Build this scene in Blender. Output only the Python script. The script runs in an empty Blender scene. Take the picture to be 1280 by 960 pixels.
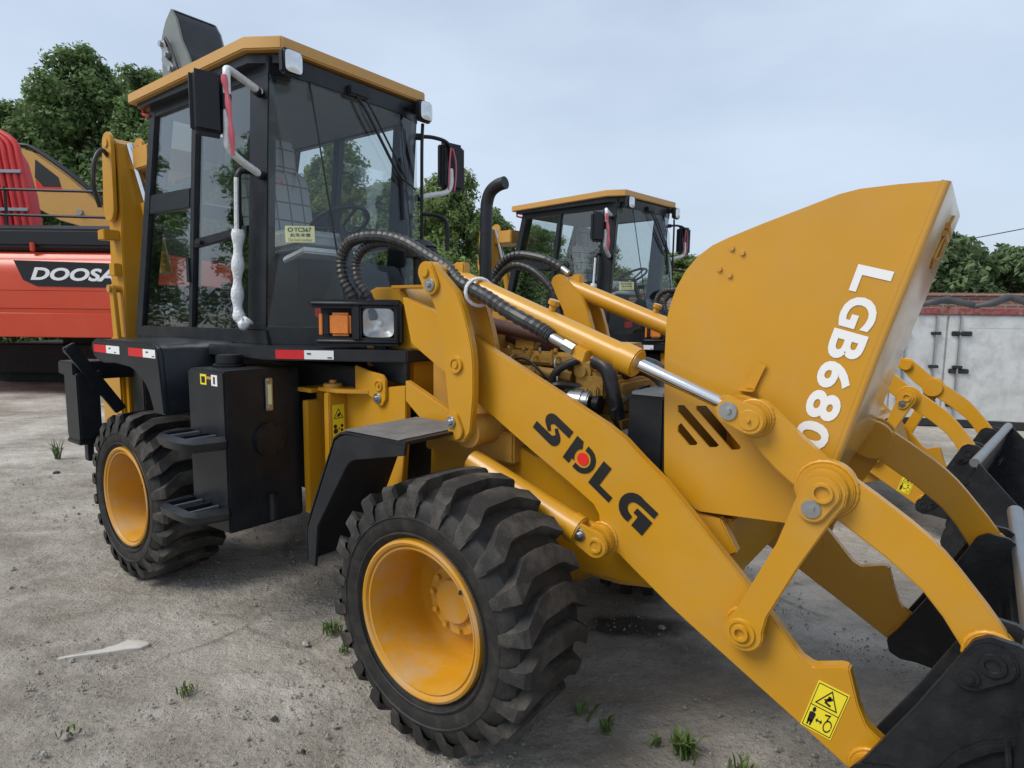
import bpy, bmesh, math, random
from mathutils import Vector, Matrix
R = math.radians
scene = bpy.context.scene
col = scene.collection

# ------------------------------------------------------------------ camera
YAW = R(-36.793)
cam_d = bpy.data.cameras.new('camera')
cam = bpy.data.objects.new('camera', cam_d); col.objects.link(cam)
cam_d.sensor_width = 36.0
cam_d.lens = 784.0 / 1280.0 * 36.0
cam_d.clip_start = 0.05; cam_d.clip_end = 800
_p, _r = R(6.543), R(0.6515)
_fw = Vector((0, math.cos(_p), -math.sin(_p))); _rt = Vector((1, 0, 0)); _up = _rt.cross(_fw)
_r2 = _rt * math.cos(_r) + _up * math.sin(_r); _u2 = -_rt * math.sin(_r) + _up * math.cos(_r)
cam.matrix_world = Matrix(((_r2.x, _u2.x, -_fw.x, 0), (_r2.y, _u2.y, -_fw.y, 0), (_r2.z, _u2.z, -_fw.z, 1.7695), (0, 0, 0, 1)))
scene.camera = cam

# ------------------------------------------------------------------ world, sun, exposure
SUN_EL, SUN_AZ = R(50), R(-112)          # azimuth measured from +Y towards +X
world = bpy.data.worlds.new('World'); scene.world = world; world.use_nodes = True
nt = world.node_tree; nt.nodes.clear()
wo = nt.nodes.new('ShaderNodeOutputWorld'); bgn = nt.nodes.new('ShaderNodeBackground')
sky = nt.nodes.new('ShaderNodeTexSky'); sky.sky_type = 'NISHITA'; sky.sun_disc = False
sky.sun_elevation = SUN_EL; sky.sun_rotation = SUN_AZ; sky.dust_density = 2.5; sky.air_density = 1.2; sky.ozone_density = 1.5
tc = nt.nodes.new('ShaderNodeTexCoord')
mp = nt.nodes.new('ShaderNodeMapping'); mp.inputs['Scale'].default_value = (1.0, 1.0, 2.6)
cn = nt.nodes.new('ShaderNodeTexNoise'); cn.inputs['Scale'].default_value = 1.7; cn.inputs['Detail'].default_value = 5; cn.inputs['Roughness'].default_value = .5
cr = nt.nodes.new('ShaderNodeValToRGB'); cr.color_ramp.elements[0].position = .36; cr.color_ramp.elements[0].color = (.56,.56,.56,1)
cr.color_ramp.elements[1].position = .70; cr.color_ramp.elements[1].color = (.90,.90,.90,1)
mx = nt.nodes.new('ShaderNodeMix'); mx.data_type = 'RGBA'
mx.inputs[7].default_value = (5.75, 6.75, 8.15, 1)      # thin overcast, in the sky texture's own units
nt.links.new(tc.outputs['Generated'], mp.inputs[0]); nt.links.new(mp.outputs[0], cn.inputs['Vector'])
nt.links.new(cn.outputs[0], cr.inputs[0]); nt.links.new(cr.outputs[0], mx.inputs[0])
nt.links.new(sky.outputs[0], mx.inputs[6]); nt.links.new(mx.outputs[2], bgn.inputs[0])
bgn.inputs[1].default_value = 0.085; nt.links.new(bgn.outputs[0], wo.inputs[0])
sd = bpy.data.lights.new('sun', 'SUN'); sd.energy = 2.0; sd.angle = R(32); sd.color = (1, .96, .90)
so = bpy.data.objects.new('sun', sd); col.objects.link(so); so.location = (-20, 10, 30)
_s = Vector((math.sin(SUN_AZ) * math.cos(SUN_EL), math.cos(SUN_AZ) * math.cos(SUN_EL), math.sin(SUN_EL)))
so.rotation_euler = _s.to_track_quat('Z', 'Y').to_euler()
scene.view_settings.view_transform = 'Standard'; scene.view_settings.look = 'None'
scene.view_settings.gamma = 1; scene.view_settings.use_curve_mapping = False
scene.view_settings.exposure = 0.50
scene.render.engine = 'CYCLES'
scene.cycles.max_bounces = 8; scene.cycles.transparent_max_bounces = 16

# ------------------------------------------------------------------ mesh helper
def catmull(pts, n=6):
    P = [Vector(p) for p in pts]; P = [2*P[0]-P[1]] + P + [2*P[-1]-P[-2]]; out = []
    for i in range(1, len(P)-2):
        for k in range(n):
            t = k/n; a, b, c, d = P[i-1:i+3]
            out.append(.5*((2*b)+(c-a)*t+(2*a-5*b+4*c-d)*t*t+(3*b-a-3*c+d)*t**3))
    out.append(P[-2]); return out

class MB:
    def __init__(s): s.v = []; s.f = []
    def add(s, vs, fs):
        o = len(s.v); s.v += [tuple(v) for v in vs]; s.f += [tuple(i+o for i in f) for f in fs]; return s
    def box(s, x0, x1, y0, y1, z0, z1):
        return s.add([(x, y, z) for z in (z0, z1) for y in (y0, y1) for x in (x0, x1)],
            [(0,2,3,1),(4,5,7,6),(0,1,5,4),(2,6,7,3),(0,4,6,2),(1,3,7,5)])
    def obox(s, c, e1, e2, e3):     # oriented box, centre + half axes
        c, e1, e2, e3 = map(Vector, (c, e1, e2, e3))
        return s.add([c+a*e1+b*e2+d*e3 for d in (-1,1) for b in (-1,1) for a in (-1,1)],
            [(0,2,3,1),(4,5,7,6),(0,1,5,4),(2,6,7,3),(0,4,6,2),(1,3,7,5)])
    def prism(s, poly, ax, a, b):
        def mk(p, t):
            return {'y': (p[0], t, p[1]), 'x': (t, p[0], p[1]), 'z': (p[0], p[1], t)}[ax]
        n = len(poly); ar = sum(poly[i][0]*poly[(i+1)%n][1]-poly[(i+1)%n][0]*poly[i][1] for i in range(n))
        if ar < 0: poly = poly[::-1]
        vs = [mk(p, a) for p in poly] + [mk(p, b) for p in poly]
        return s.add(vs, [tuple(range(n)), tuple(range(2*n-1, n-1, -1))] + [(i, (i+1)%n, n+(i+1)%n, n+i) for i in range(n)])
    def cyl(s, p, q, r, r2=None, n=20):
        p, q = Vector(p), Vector(q); d = (q-p).normalized(); u = d.orthogonal().normalized(); w = d.cross(u)
        r2 = r if r2 is None else r2; vs = []
        for c, rr in ((p, r), (q, r2)):
            vs += [c+(u*math.cos(2*math.pi*i/n)+w*math.sin(2*math.pi*i/n))*rr for i in range(n)]
        return s.add(vs, [(i, (i+1)%n, n+(i+1)%n, n+i) for i in range(n)] + [tuple(range(n-1,-1,-1)), tuple(range(n, 2*n))])
    def tube(s, path, r, n=8, ripple=0):
        P = [Vector(p) for p in path]; m = len(P); u = None; vs = []
        for i, p in enumerate(P):
            t = (P[min(i+1, m-1)]-P[max(i-1, 0)]).normalized()
            u = t.orthogonal().normalized() if u is None else (u-t*u.dot(t)).normalized()
            w = t.cross(u); rr = (r[i] if isinstance(r, (list, tuple)) else r)*(1+(ripple if i % 2 else 0))
            vs += [p+(u*math.cos(2*math.pi*k/n)+w*math.sin(2*math.pi*k/n))*rr for k in range(n)]
        fs = [(i*n+k, i*n+(k+1)%n, (i+1)*n+(k+1)%n, (i+1)*n+k) for i in range(m-1) for k in range(n)]
        return s.add(vs, fs+[tuple(range(n-1,-1,-1)), tuple(range((m-1)*n, m*n))])
    def lathe(s, prof, c, n=48, close=False):      # prof: (y, r) around an axis along y through c=(x,z)
        m = len(prof); vs = [(c[0]+r*math.cos(2*math.pi*k/n), y, c[1]+r*math.sin(2*math.pi*k/n)) for y, r in prof for k in range(n)]
        fs = [(i*n+k, i*n+(k+1)%n, (i+1)*n+(k+1)%n, (i+1)*n+k) for i in range(m-1) for k in range(n)]
        if close: fs += [((m-1)*n+k, (m-1)*n+(k+1)%n, (k+1)%n, k) for k in range(n)]
        return s.add(vs, fs)
    def slab(s, pts, t):            # planar polygon given a thickness t along its normal
        P = [Vector(p) for p in pts]; nrm = (P[1]-P[0]).cross(P[2]-P[0]).normalized()*t; n = len(P)
        return s.add([p for p in P]+[p+nrm for p in P], [tuple(range(n)), tuple(range(2*n-1, n-1, -1))]+[(i, (i+1)%n, n+(i+1)%n, n+i) for i in range(n)])
    def build(s, name, mat, parent=None, bevel=0, smooth=38, seg=2, loc=None, rot=None):
        me = bpy.data.meshes.new(name); me.from_pydata(s.v, [], s.f); me.update()
        bm = bmesh.new(); bm.from_mesh(me); bmesh.ops.recalc_face_normals(bm, faces=bm.faces)
        if bevel:
            ed = [e for e in bm.edges if len(e.link_faces) == 2 and e.calc_face_angle(0) > R(28)]
            bmesh.ops.bevel(bm, geom=ed, offset=bevel, segments=seg, affect='EDGES', clamp_overlap=True)
        bm.to_mesh(me); bm.free()
        if smooth:
            me.polygons.foreach_set('use_smooth', [True]*len(me.polygons)); me.set_sharp_from_angle(angle=R(smooth))
        me.materials.append(mat)
        o = bpy.data.objects.new(name, me); col.objects.link(o)
        if parent: o.parent = parent
        if loc: o.location = loc
        if rot: o.rotation_euler = rot
        return o

def tag(o, label=None, cat=None, group=None, kind=None):
    if label: o['label'] = label
    if cat: o['category'] = cat
    if group: o['group'] = group
    if kind: o['kind'] = kind
    return o
def empty(name, loc, rz=0):
    o = bpy.data.objects.new(name, None); col.objects.link(o); o.location = loc; o.rotation_euler = (0, 0, rz); return o
def copy_tree(o, parent=None, skip=()):
    c = o.copy(); col.objects.link(c); c.parent = parent
    for ch in list(o.children):
        if ch.name.split('.')[0] not in skip: copy_tree(ch, c, skip)
    return c
def text(body, size, origin, e1, e2, mat, name, parent, fat=0.0, shear=0.0, width=None, align='LEFT'):
    cu = bpy.data.curves.new(name, 'FONT'); cu.body = body; cu.size = 1; cu.offset = fat; cu.shear = shear; cu.align_x = align; cu.resolution_u = 4
    ob = bpy.data.objects.new(name, cu); col.objects.link(ob)
    dg = bpy.context.evaluated_depsgraph_get(); me = bpy.data.meshes.new_from_object(ob.evaluated_get(dg))
    bpy.data.objects.remove(ob); bpy.data.curves.remove(cu)
    xs = [v.co.x for v in me.vertices]; ys = [v.co.y for v in me.vertices]
    sy = size/(max(ys)-min(ys)); sx = (width/(max(xs)-min(xs))) if width else sy
    O, a, b = Vector(origin), Vector(e1).normalized(), Vector(e2).normalized(); x0, y0 = min(xs), min(ys)
    for v in me.vertices: v.co = O+a*((v.co.x-x0)*sx)+b*((v.co.y-y0)*sy)
    me.materials.clear(); me.materials.append(mat)
    o = bpy.data.objects.new(name, me); col.objects.link(o); o.parent = parent; return o
def lens_patch(c, e1, e2, nb, nm, mt, parent, k=9, pw=5):      # rounded-square bulging lens
    c, e1, e2, nb = map(Vector, (c, e1, e2, nb)); m = MB(); g = []
    for j in range(k+1):
        for i in range(k+1):
            a, b = 2*i/k-1, 2*j/k-1; q = max(abs(a), abs(b)); L = (abs(a)**pw+abs(b)**pw)**(1/pw); sc = q/L if L > 0 else 1
            g.append(c+e1*(a*sc)+e2*(b*sc)+nb*(3*(1-q*q)))
    m.add(g, [(j*(k+1)+i, j*(k+1)+i+1, (j+1)*(k+1)+i+1, (j+1)*(k+1)+i) for j in range(k) for i in range(k)]); return m.build(nm, mt, parent, smooth=60)
def arc(c, r, a0, a1, n=8):
    return [(c[0]+r*math.cos(R(a0+(a1-a0)*i/n)), c[1]+r*math.sin(R(a0+(a1-a0)*i/n))) for i in range(n+1)]
def capsule(c0, r0, c1, r1, n=10):   # outline of two joined circles
    a = math.degrees(math.atan2(c1[1]-c0[1], c1[0]-c0[0]))
    return arc(c0, r0, a+90, a+270, n)+arc(c1, r1, a-90, a+90, n)

# ------------------------------------------------------------------ materials
def mat(name, c, rough=.5, metal=0, coat=0, vary=.10, nscale=6, bump=0, bscale=60, dust=0, dustc=(.30,.26,.21), spec=.5):
    m = bpy.data.materials.new(name); m.use_nodes = True; t = m.node_tree; b = t.nodes['Principled BSDF']
    b.inputs['Roughness'].default_value = rough; b.inputs['Metallic'].default_value = metal
    b.inputs['Coat Weight'].default_value = coat; b.inputs['Coat Roughness'].default_value = .18
    b.inputs['Specular IOR Level'].default_value = spec
    tx = t.nodes.new('ShaderNodeTexCoord')
    n = t.nodes.new('ShaderNodeTexNoise'); n.inputs['Scale'].default_value = nscale; n.inputs['Detail'].default_value = 6
    t.links.new(tx.outputs['Object'], n.inputs['Vector'])
    mxn = t.nodes.new('ShaderNodeMix'); mxn.data_type = 'RGBA'
    lo = tuple(max(0, k*(1-vary)) for k in c)+(1,); hi = tuple(min(1, k*(1+vary)) for k in c)+(1,)
    mxn.inputs[6].default_value = lo; mxn.inputs[7].default_value = hi
    t.links.new(n.outputs[0], mxn.inputs[0]); out = mxn.outputs[2]
    if dust:
        n2 = t.nodes.new('ShaderNodeTexNoise'); n2.inputs['Scale'].default_value = nscale*1.7; n2.inputs['Detail'].default_value = 9; n2.inputs['Roughness'].default_value = .65
        t.links.new(tx.outputs['Object'], n2.inputs['Vector'])
        rp = t.nodes.new('ShaderNodeValToRGB'); rp.color_ramp.elements[0].position = .45; rp.color_ramp.elements[1].position = .75
        rp.color_ramp.elements[1].color = (dust, dust, dust, 1); rp.color_ramp.elements[0].color = (0, 0, 0, 1)
        t.links.new(n2.outputs[0], rp.inputs[0])
        m2 = t.nodes.new('ShaderNodeMix'); m2.data_type = 'RGBA'; m2.inputs[7].default_value = tuple(dustc)+(1,)
        t.links.new(rp.outputs[0], m2.inputs[0]); t.links.new(out, m2.inputs[6]); out = m2.outputs[2]
        rr = t.nodes.new('ShaderNodeMapRange'); rr.inputs[3].default_value = rough; rr.inputs[4].default_value = min(1, rough+.4)
        t.links.new(rp.outputs[0], rr.inputs[0]); t.links.new(rr.outputs[0], b.inputs['Roughness'])
    t.links.new(out, b.inputs['Base Color'])
    if bump:
        n3 = t.nodes.new('ShaderNodeTexNoise'); n3.inputs['Scale'].default_value = bscale; n3.inputs['Detail'].default_value = 4
        t.links.new(tx.outputs['Object'], n3.inputs['Vector'])
        bp = t.nodes.new('ShaderNodeBump'); bp.inputs['Strength'].default_value = bump; bp.inputs['Distance'].default_value = .01
        t.links.new(n3.outputs[0], bp.inputs['Height']); t.links.new(bp.outputs[0], b.inputs['Normal'])
    return m
def glass(name, tint, refl=1.0):
    m = bpy.data.materials.new(name); m.use_nodes = True; t = m.node_tree; t.nodes.clear()
    o = t.nodes.new('ShaderNodeOutputMaterial'); tr = t.nodes.new('ShaderNodeBsdfTransparent'); gl = t.nodes.new('ShaderNodeBsdfGlossy')
    tr.inputs[0].default_value = tuple(tint)+(1,); gl.inputs['Roughness'].default_value = .015; gl.inputs[0].default_value = (.95,.97,1,1)
    fr = t.nodes.new('ShaderNodeLayerWeight'); fr.inputs[0].default_value = .5          # Schlick reflectance, same from both faces
    pw = t.nodes.new('ShaderNodeMath'); pw.operation = 'POWER'; pw.inputs[1].default_value = 5; t.links.new(fr.outputs['Facing'], pw.inputs[0])
    ma = t.nodes.new('ShaderNodeMath'); ma.operation = 'MULTIPLY_ADD'; ma.inputs[1].default_value = .95; ma.inputs[2].default_value = .045; t.links.new(pw.outputs[0], ma.inputs[0])
    ml = t.nodes.new('ShaderNodeMath'); ml.operation = 'MULTIPLY'; ml.inputs[1].default_value = refl; ml.use_clamp = True
    mxs = t.nodes.new('ShaderNodeMixShader'); t.links.new(ma.outputs[0], ml.inputs[0]); t.links.new(ml.outputs[0], mxs.inputs[0])
    tx = t.nodes.new('ShaderNodeTexCoord'); n = t.nodes.new('ShaderNodeTexNoise'); n.inputs['Scale'].default_value = 3.0
    bp = t.nodes.new('ShaderNodeBump'); bp.inputs['Strength'].default_value = .05; bp.inputs['Distance'].default_value = .02
    t.links.new(tx.outputs['Object'], n.inputs[0]); t.links.new(n.outputs[0], bp.inputs['Height']); t.links.new(bp.outputs[0], gl.inputs['Normal'])
    t.links.new(tr.outputs[0], mxs.inputs[1]); t.links.new(gl.outputs[0], mxs.inputs[2]); t.links.new(mxs.outputs[0], o.inputs[0]); return m

RIMP = mat('dusty_rim_paint', (.54,.25,.008), .45, coat=.25, vary=.12, nscale=3, bump=.08, bscale=20, dust=.60, dustc=(.40,.33,.24))
YEL = mat('yellow_paint', (.545,.262,.008), .38, coat=.50, vary=.11, nscale=2.2, bump=.13, bscale=9, dust=.24, dustc=(.44,.30,.13), spec=.4)
YELG = mat('polished_yellow_paint', (.50,.25,.02), .30, coat=1.0, vary=.08, nscale=2.2, bump=.04, bscale=18, dust=.15, dustc=(.42,.33,.2), spec=.8)
YEL2 = mat('yellow_cast_paint', (.52,.26,.035), .5, vary=.16, nscale=9, bump=.25, bscale=70, dust=.35, dustc=(.36,.28,.17))
ENG = mat('engine_paint', (.47,.265,.050), .55, vary=.25, nscale=14, bump=.4, bscale=60, dust=.5, dustc=(.24,.18,.11))
ROOFP = mat('roof_paint', (.56,.30,.07), .45, coat=.2, vary=.06)
BLK = mat('black_paint', (.010,.0125,.0165), .38, spec=.35, coat=.08, vary=.25, nscale=4, bump=.06, bscale=30, dust=.07, dustc=(.20,.18,.16))
BLK2 = mat('black_bucket_paint', (.012,.0135,.016), .42, spec=.35, coat=.08, vary=.3, nscale=7, bump=.22, bscale=40, dust=.10, dustc=(.16,.15,.14))
DARK = mat('dark_plastic', (.013,.0145,.0175), .45, spec=.35, vary=.15, bump=.05)
UNDER = mat('dark_underside', (.018,.018,.018), .8, vary=.3, dust=.3, dustc=(.09,.08,.07))
RUB = mat('tyre_rubber', (.017,.0165,.016), .66, vary=.25, nscale=9, bump=.15, bscale=90, dust=.16, spec=.35, dustc=(.20,.175,.145))
RUBT = mat('tread_rubber', (.027,.0255,.024), .75, vary=.3, nscale=5, bump=.28, bscale=110, dust=.50, dustc=(.19,.165,.135), spec=.35)
HOSE = mat('hose_rubber', (.018,.019,.021), .42, vary=.2, nscale=12, dust=.15)
CHR = mat('chrome', (.72,.73,.74), .10, 1, vary=.03)
STEEL = mat('zinc_steel', (.50,.51,.52), .34, 1, vary=.15, nscale=25)
ALU = mat('grey_metal', (.33,.34,.35), .38, .8, vary=.15, nscale=8)
GLS = glass('clear_glass', (.955,.98,.975), .65)
GLSD = glass('tinted_glass', (.80,.83,.82), 1.6)
LENS = mat('lamp_lens', (.74,.76,.77), .10, .6, coat=1, vary=.2, nscale=7, bump=.16, bscale=14)
LENSG = glass('lens_glass', (.93,.95,.96), 2.0)
REFL = mat('lamp_reflector', (.88,.88,.87), .32, .75, vary=.10, nscale=12)
ORG = mat('orange_lens', (.80,.22,.012), .18, coat=.8, vary=.15, nscale=20, bump=.4, bscale=120)
WRAP = mat('white_wrap', (.72,.74,.75), .35, vary=.12, nscale=40, bump=.8, bscale=55)
PINK = mat('pink_ribbon', (.62,.13,.16), .5)
SEATF = mat('grey_seat_fabric', (.36,.37,.39), .8, vary=.12, nscale=30, bump=.2)
WHT = mat('white_paint', (.80,.80,.79), .45, vary=.03)
REDT = mat('red_tape', (.62,.015,.02), .35, vary=.05)
LBL = mat('yellow_sticker', (.86,.70,.03), .4, vary=.04)
PALE = mat('pale_sticker', (.78,.76,.42), .5, vary=.03)
INK = mat('black_ink', (.012,.012,.012), .45)
REDI = mat('red_ink', (.70,.02,.015), .4)
REDP = mat('red_paint', (.58,.050,.010), .40, coat=.20, vary=.08, nscale=2, dust=.06)
REDB = mat('boom_red', (.58,.03,.03), .45, vary=.12)
PIPEB = mat('rust_brown_pipe', (.10,.045,.035), .7, vary=.3, nscale=12)
GREYP = mat('grey_green_bucket', (.16,.18,.17), .5, vary=.25, nscale=6, bump=.2)

def checker_mat():
    m = mat('plaid_seat_fabric', (.42,.43,.45), .85, vary=.06, nscale=30, bump=.2); t = m.node_tree; b = t.nodes['Principled BSDF']
    tx = t.nodes.new('ShaderNodeTexCoord'); base = b.inputs['Base Color'].links[0].from_socket
    sp = t.nodes.new('ShaderNodeSeparateXYZ'); t.links.new(tx.outputs['Object'], sp.inputs[0]); fac = None
    for ax, per in ((1, .11), (2, .13)):
        md = t.nodes.new('ShaderNodeMath'); md.operation = 'PINGPONG'; md.inputs[1].default_value = per/2; t.links.new(sp.outputs[ax], md.inputs[0])
        lt = t.nodes.new('ShaderNodeMath'); lt.operation = 'LESS_THAN'; lt.inputs[1].default_value = .006; t.links.new(md.outputs[0], lt.inputs[0])
        if fac is None: fac = lt.outputs[0]
        else:
            mm = t.nodes.new('ShaderNodeMath'); mm.operation = 'MAXIMUM'; t.links.new(fac, mm.inputs[0]); t.links.new(lt.outputs[0], mm.inputs[1]); fac = mm.outputs[0]
    mxn = t.nodes.new('ShaderNodeMix'); mxn.data_type = 'RGBA'; mxn.inputs[7].default_value = (.16,.17,.19,1)
    t.links.new(fac, mxn.inputs[0]); t.links.new(base, mxn.inputs[6]); t.links.new(mxn.outputs[2], b.inputs['Base Color']); return m
PLAID = checker_mat()

# ------------------------------------------------------------------ ground
def to_local(x, y):          # yard -> loader axes
    dx, dy = x-.301, y-3.257; c, s = math.cos(-YAW), math.sin(-YAW); return dx*c-dy*s, dx*s+dy*c
def ground_z(x, y):
    t = min(1, max(0, (to_local(x, y)[1]-1.6)/1.6)); return -.13*t*t*(3-2*t)
def ground_mat():
    m = bpy.data.materials.new('dusty_concrete'); m.use_nodes = True; t = m.node_tree; b = t.nodes['Principled BSDF']
    b.inputs['Roughness'].default_value = .92; b.inputs['Specular IOR Level'].default_value = .25
    tx = t.nodes.new('ShaderNodeTexCoord')
    def noise(sc, det=8, ro=.6, dist=0, vec=None):
        n = t.nodes.new('ShaderNodeTexNoise'); n.inputs['Scale'].default_value = sc; n.inputs['Detail'].default_value = det
        n.inputs['Roughness'].default_value = ro; n.inputs['Distortion'].default_value = dist
        t.links.new(vec or tx.outputs['Object'], n.inputs['Vector']); return n.outputs[0]
    def ramp(s, a, b_, ca, cb):
        r = t.nodes.new('ShaderNodeValToRGB'); e = r.color_ramp.elements
        e[0].position = a; e[1].position = b_; e[0].color = tuple(ca)+(1,); e[1].color = tuple(cb)+(1,); t.links.new(s, r.inputs[0]); return r.outputs[0]
    def mix(f, a, b_, mode='MIX'):
        k = t.nodes.new('ShaderNodeMix'); k.data_type = 'RGBA'; k.blend_type = mode
        for i, v in ((0, f), (6, a), (7, b_)):
            if isinstance(v, (int, float)): k.inputs[i].default_value = v
            elif isinstance(v, tuple): k.inputs[i].default_value = v+(1,)
            else: t.links.new(v, k.inputs[i])
        return k.outputs[2]
    base = ramp(noise(.9, 10, .62, .3), .40, .62, (.275,.238,.192), (.63,.58,.505))
    streak = t.nodes.new('ShaderNodeMapping'); streak.inputs['Rotation'].default_value = (0, 0, R(-25)); streak.inputs['Scale'].default_value = (1, 2.4, 1)
    t.links.new(tx.outputs['Object'], streak.inputs[0])
    base = mix(.40, base, ramp(noise(1.1, 10, .68, .6, streak.outputs[0]), .40, .64, (.24,.21,.172), (.64,.60,.535)))
    base = mix(ramp(noise(14, 8, .7), .5, .72, (0,0,0), (.45,.45,.45)), base, (.20,.18,.155))
    base = mix(ramp(noise(55, 3, .6), .58, .70, (0,0,0), (.5,.5,.5)), base, (.52,.50,.46))
    base = mix(ramp(noise(.45, 4, .5, .2), .55, .75, (0,0,0), (.30,.30,.30)), base, (.25,.245,.19))
    vo = t.nodes.new('ShaderNodeTexVoronoi'); vo.feature = 'DISTANCE_TO_EDGE'; vo.inputs['Scale'].default_value = .55
    wn = t.nodes.new('ShaderNodeTexNoise'); wn.inputs['Scale'].default_value = 2.2; wn.inputs['Detail'].default_value = 6
    t.links.new(tx.outputs['Object'], wn.inputs['Vector'])
    wv = t.nodes.new('ShaderNodeMix'); wv.data_type = 'VECTOR'; wv.inputs[0].default_value = .22
    t.links.new(tx.outputs['Object'], wv.inputs[4]); t.links.new(wn.outputs[1], wv.inputs[5]); t.links.new(wv.outputs[1], vo.inputs['Vector'])
    crack = ramp(vo.outputs[0], .002, .010, (1,1,1), (0,0,0)); cmask = ramp(noise(.8, 4, .5), .50, .62, (0,0,0), (.45,.45,.45))
    base = mix(mix(1.0, crack, cmask, 'MULTIPLY'), base, (.09,.078,.062))
    base = mix(ramp(noise(.33, 6, .55, .5), .50, .60, (0,0,0), (.55,.55,.55)), base, (.215,.185,.150))
    base = mix(ramp(noise(130, 2, .5), .62, .70, (0,0,0), (.6,.6,.6)), base, (.10,.088,.072))
    # dropped oil between the wheels
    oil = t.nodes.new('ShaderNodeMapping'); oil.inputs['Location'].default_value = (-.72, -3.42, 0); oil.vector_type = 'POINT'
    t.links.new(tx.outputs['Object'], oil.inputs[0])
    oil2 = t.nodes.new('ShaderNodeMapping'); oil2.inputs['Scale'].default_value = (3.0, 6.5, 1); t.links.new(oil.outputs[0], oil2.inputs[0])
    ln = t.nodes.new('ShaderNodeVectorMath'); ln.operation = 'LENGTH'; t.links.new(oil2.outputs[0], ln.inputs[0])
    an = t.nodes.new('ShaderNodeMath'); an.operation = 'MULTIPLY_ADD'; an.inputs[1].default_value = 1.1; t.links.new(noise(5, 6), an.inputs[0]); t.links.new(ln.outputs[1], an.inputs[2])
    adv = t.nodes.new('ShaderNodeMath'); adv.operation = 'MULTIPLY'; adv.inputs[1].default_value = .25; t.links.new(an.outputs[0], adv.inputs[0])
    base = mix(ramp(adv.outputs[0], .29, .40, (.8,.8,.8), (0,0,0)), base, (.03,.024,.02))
    t.links.new(base, b.inputs['Base Color'])
    h = t.nodes.new('ShaderNodeMath'); h.operation = 'ADD'
    h1 = t.nodes.new('ShaderNodeMath'); h1.operation = 'MULTIPLY'; h1.inputs[1].default_value = .35; t.links.new(noise(48, 6, .7), h1.inputs[0])
    t.links.new(noise(9, 9, .65), h.inputs[0]); t.links.new(h1.outputs[0], h.inputs[1])
    bp = t.nodes.new('ShaderNodeBump'); bp.inputs['Strength'].default_value = 1.0; bp.inputs['Distance'].default_value = .06
    t.links.new(h.outputs[0], bp.inputs['Height']); t.links.new(bp.outputs[0], b.inputs['Normal']); return m
GRD = ground_mat()
def axis_steps(a, b, c0, c1, fine, coarse):
    out = [a]
    while out[-1] < b:
        x = out[-1]; d = max(0, c0-x, x-c1); out.append(x+min(coarse, fine+d*.22))
    return out
from mathutils import noise as mnoise
xs = axis_steps(-200, 200, -3.2, 2.6, .05, 25)
ys = axis_steps(-60, 320, 1.6, 5.0, .05, 25)
# graded steps also on the near side
def graded(a, b, c0, c1, fine):
    left = [c0]
    while left[-1] > a: left.append(left[-1]-(fine+(c0-left[-1])*.2))
    mid = [c0+fine*i for i in range(1, int((c1-c0)/fine))]; right = [c1]
    while right[-1] < b: right.append(right[-1]+fine+(right[-1]-c1)*.2)
    return left[::-1]+mid+right
xs = graded(-220, 220, -3.4, 2.6, .03); ys = graded(-80, 330, 1.5, 4.6, .03)
gv = []
for y in ys:
    for x in xs:
        z = ground_z(x, y)
        if -5 < x < 4 and 0 < y < 8:
            n1 = mnoise.fractal(Vector((x*1.4, y*2.2, 0)), 1.0, 2.0, 5); n2 = mnoise.fractal(Vector((x*7, y*9, 4)), .8, 2.1, 5); z += -.018+.013*min(1,n1)+.005*min(1,n2)
        gv.append((x, y, z))
nx = len(xs)
gm = MB(); gm.v = gv; gm.f = [(j*nx+i, j*nx+i+1, (j+1)*nx+i+1, (j+1)*nx+i) for j in range(len(ys)-1) for i in range(nx-1)]
tag(gm.build('ground', GRD, smooth=60), kind='structure')

# ------------------------------------------------------------------ the backhoe loader
def decal(poly, ax, at, mat_, name, parent, t=.0015):
    return MB().prism(poly, ax, at-t, at).build(name, mat_, parent, smooth=0)

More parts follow.
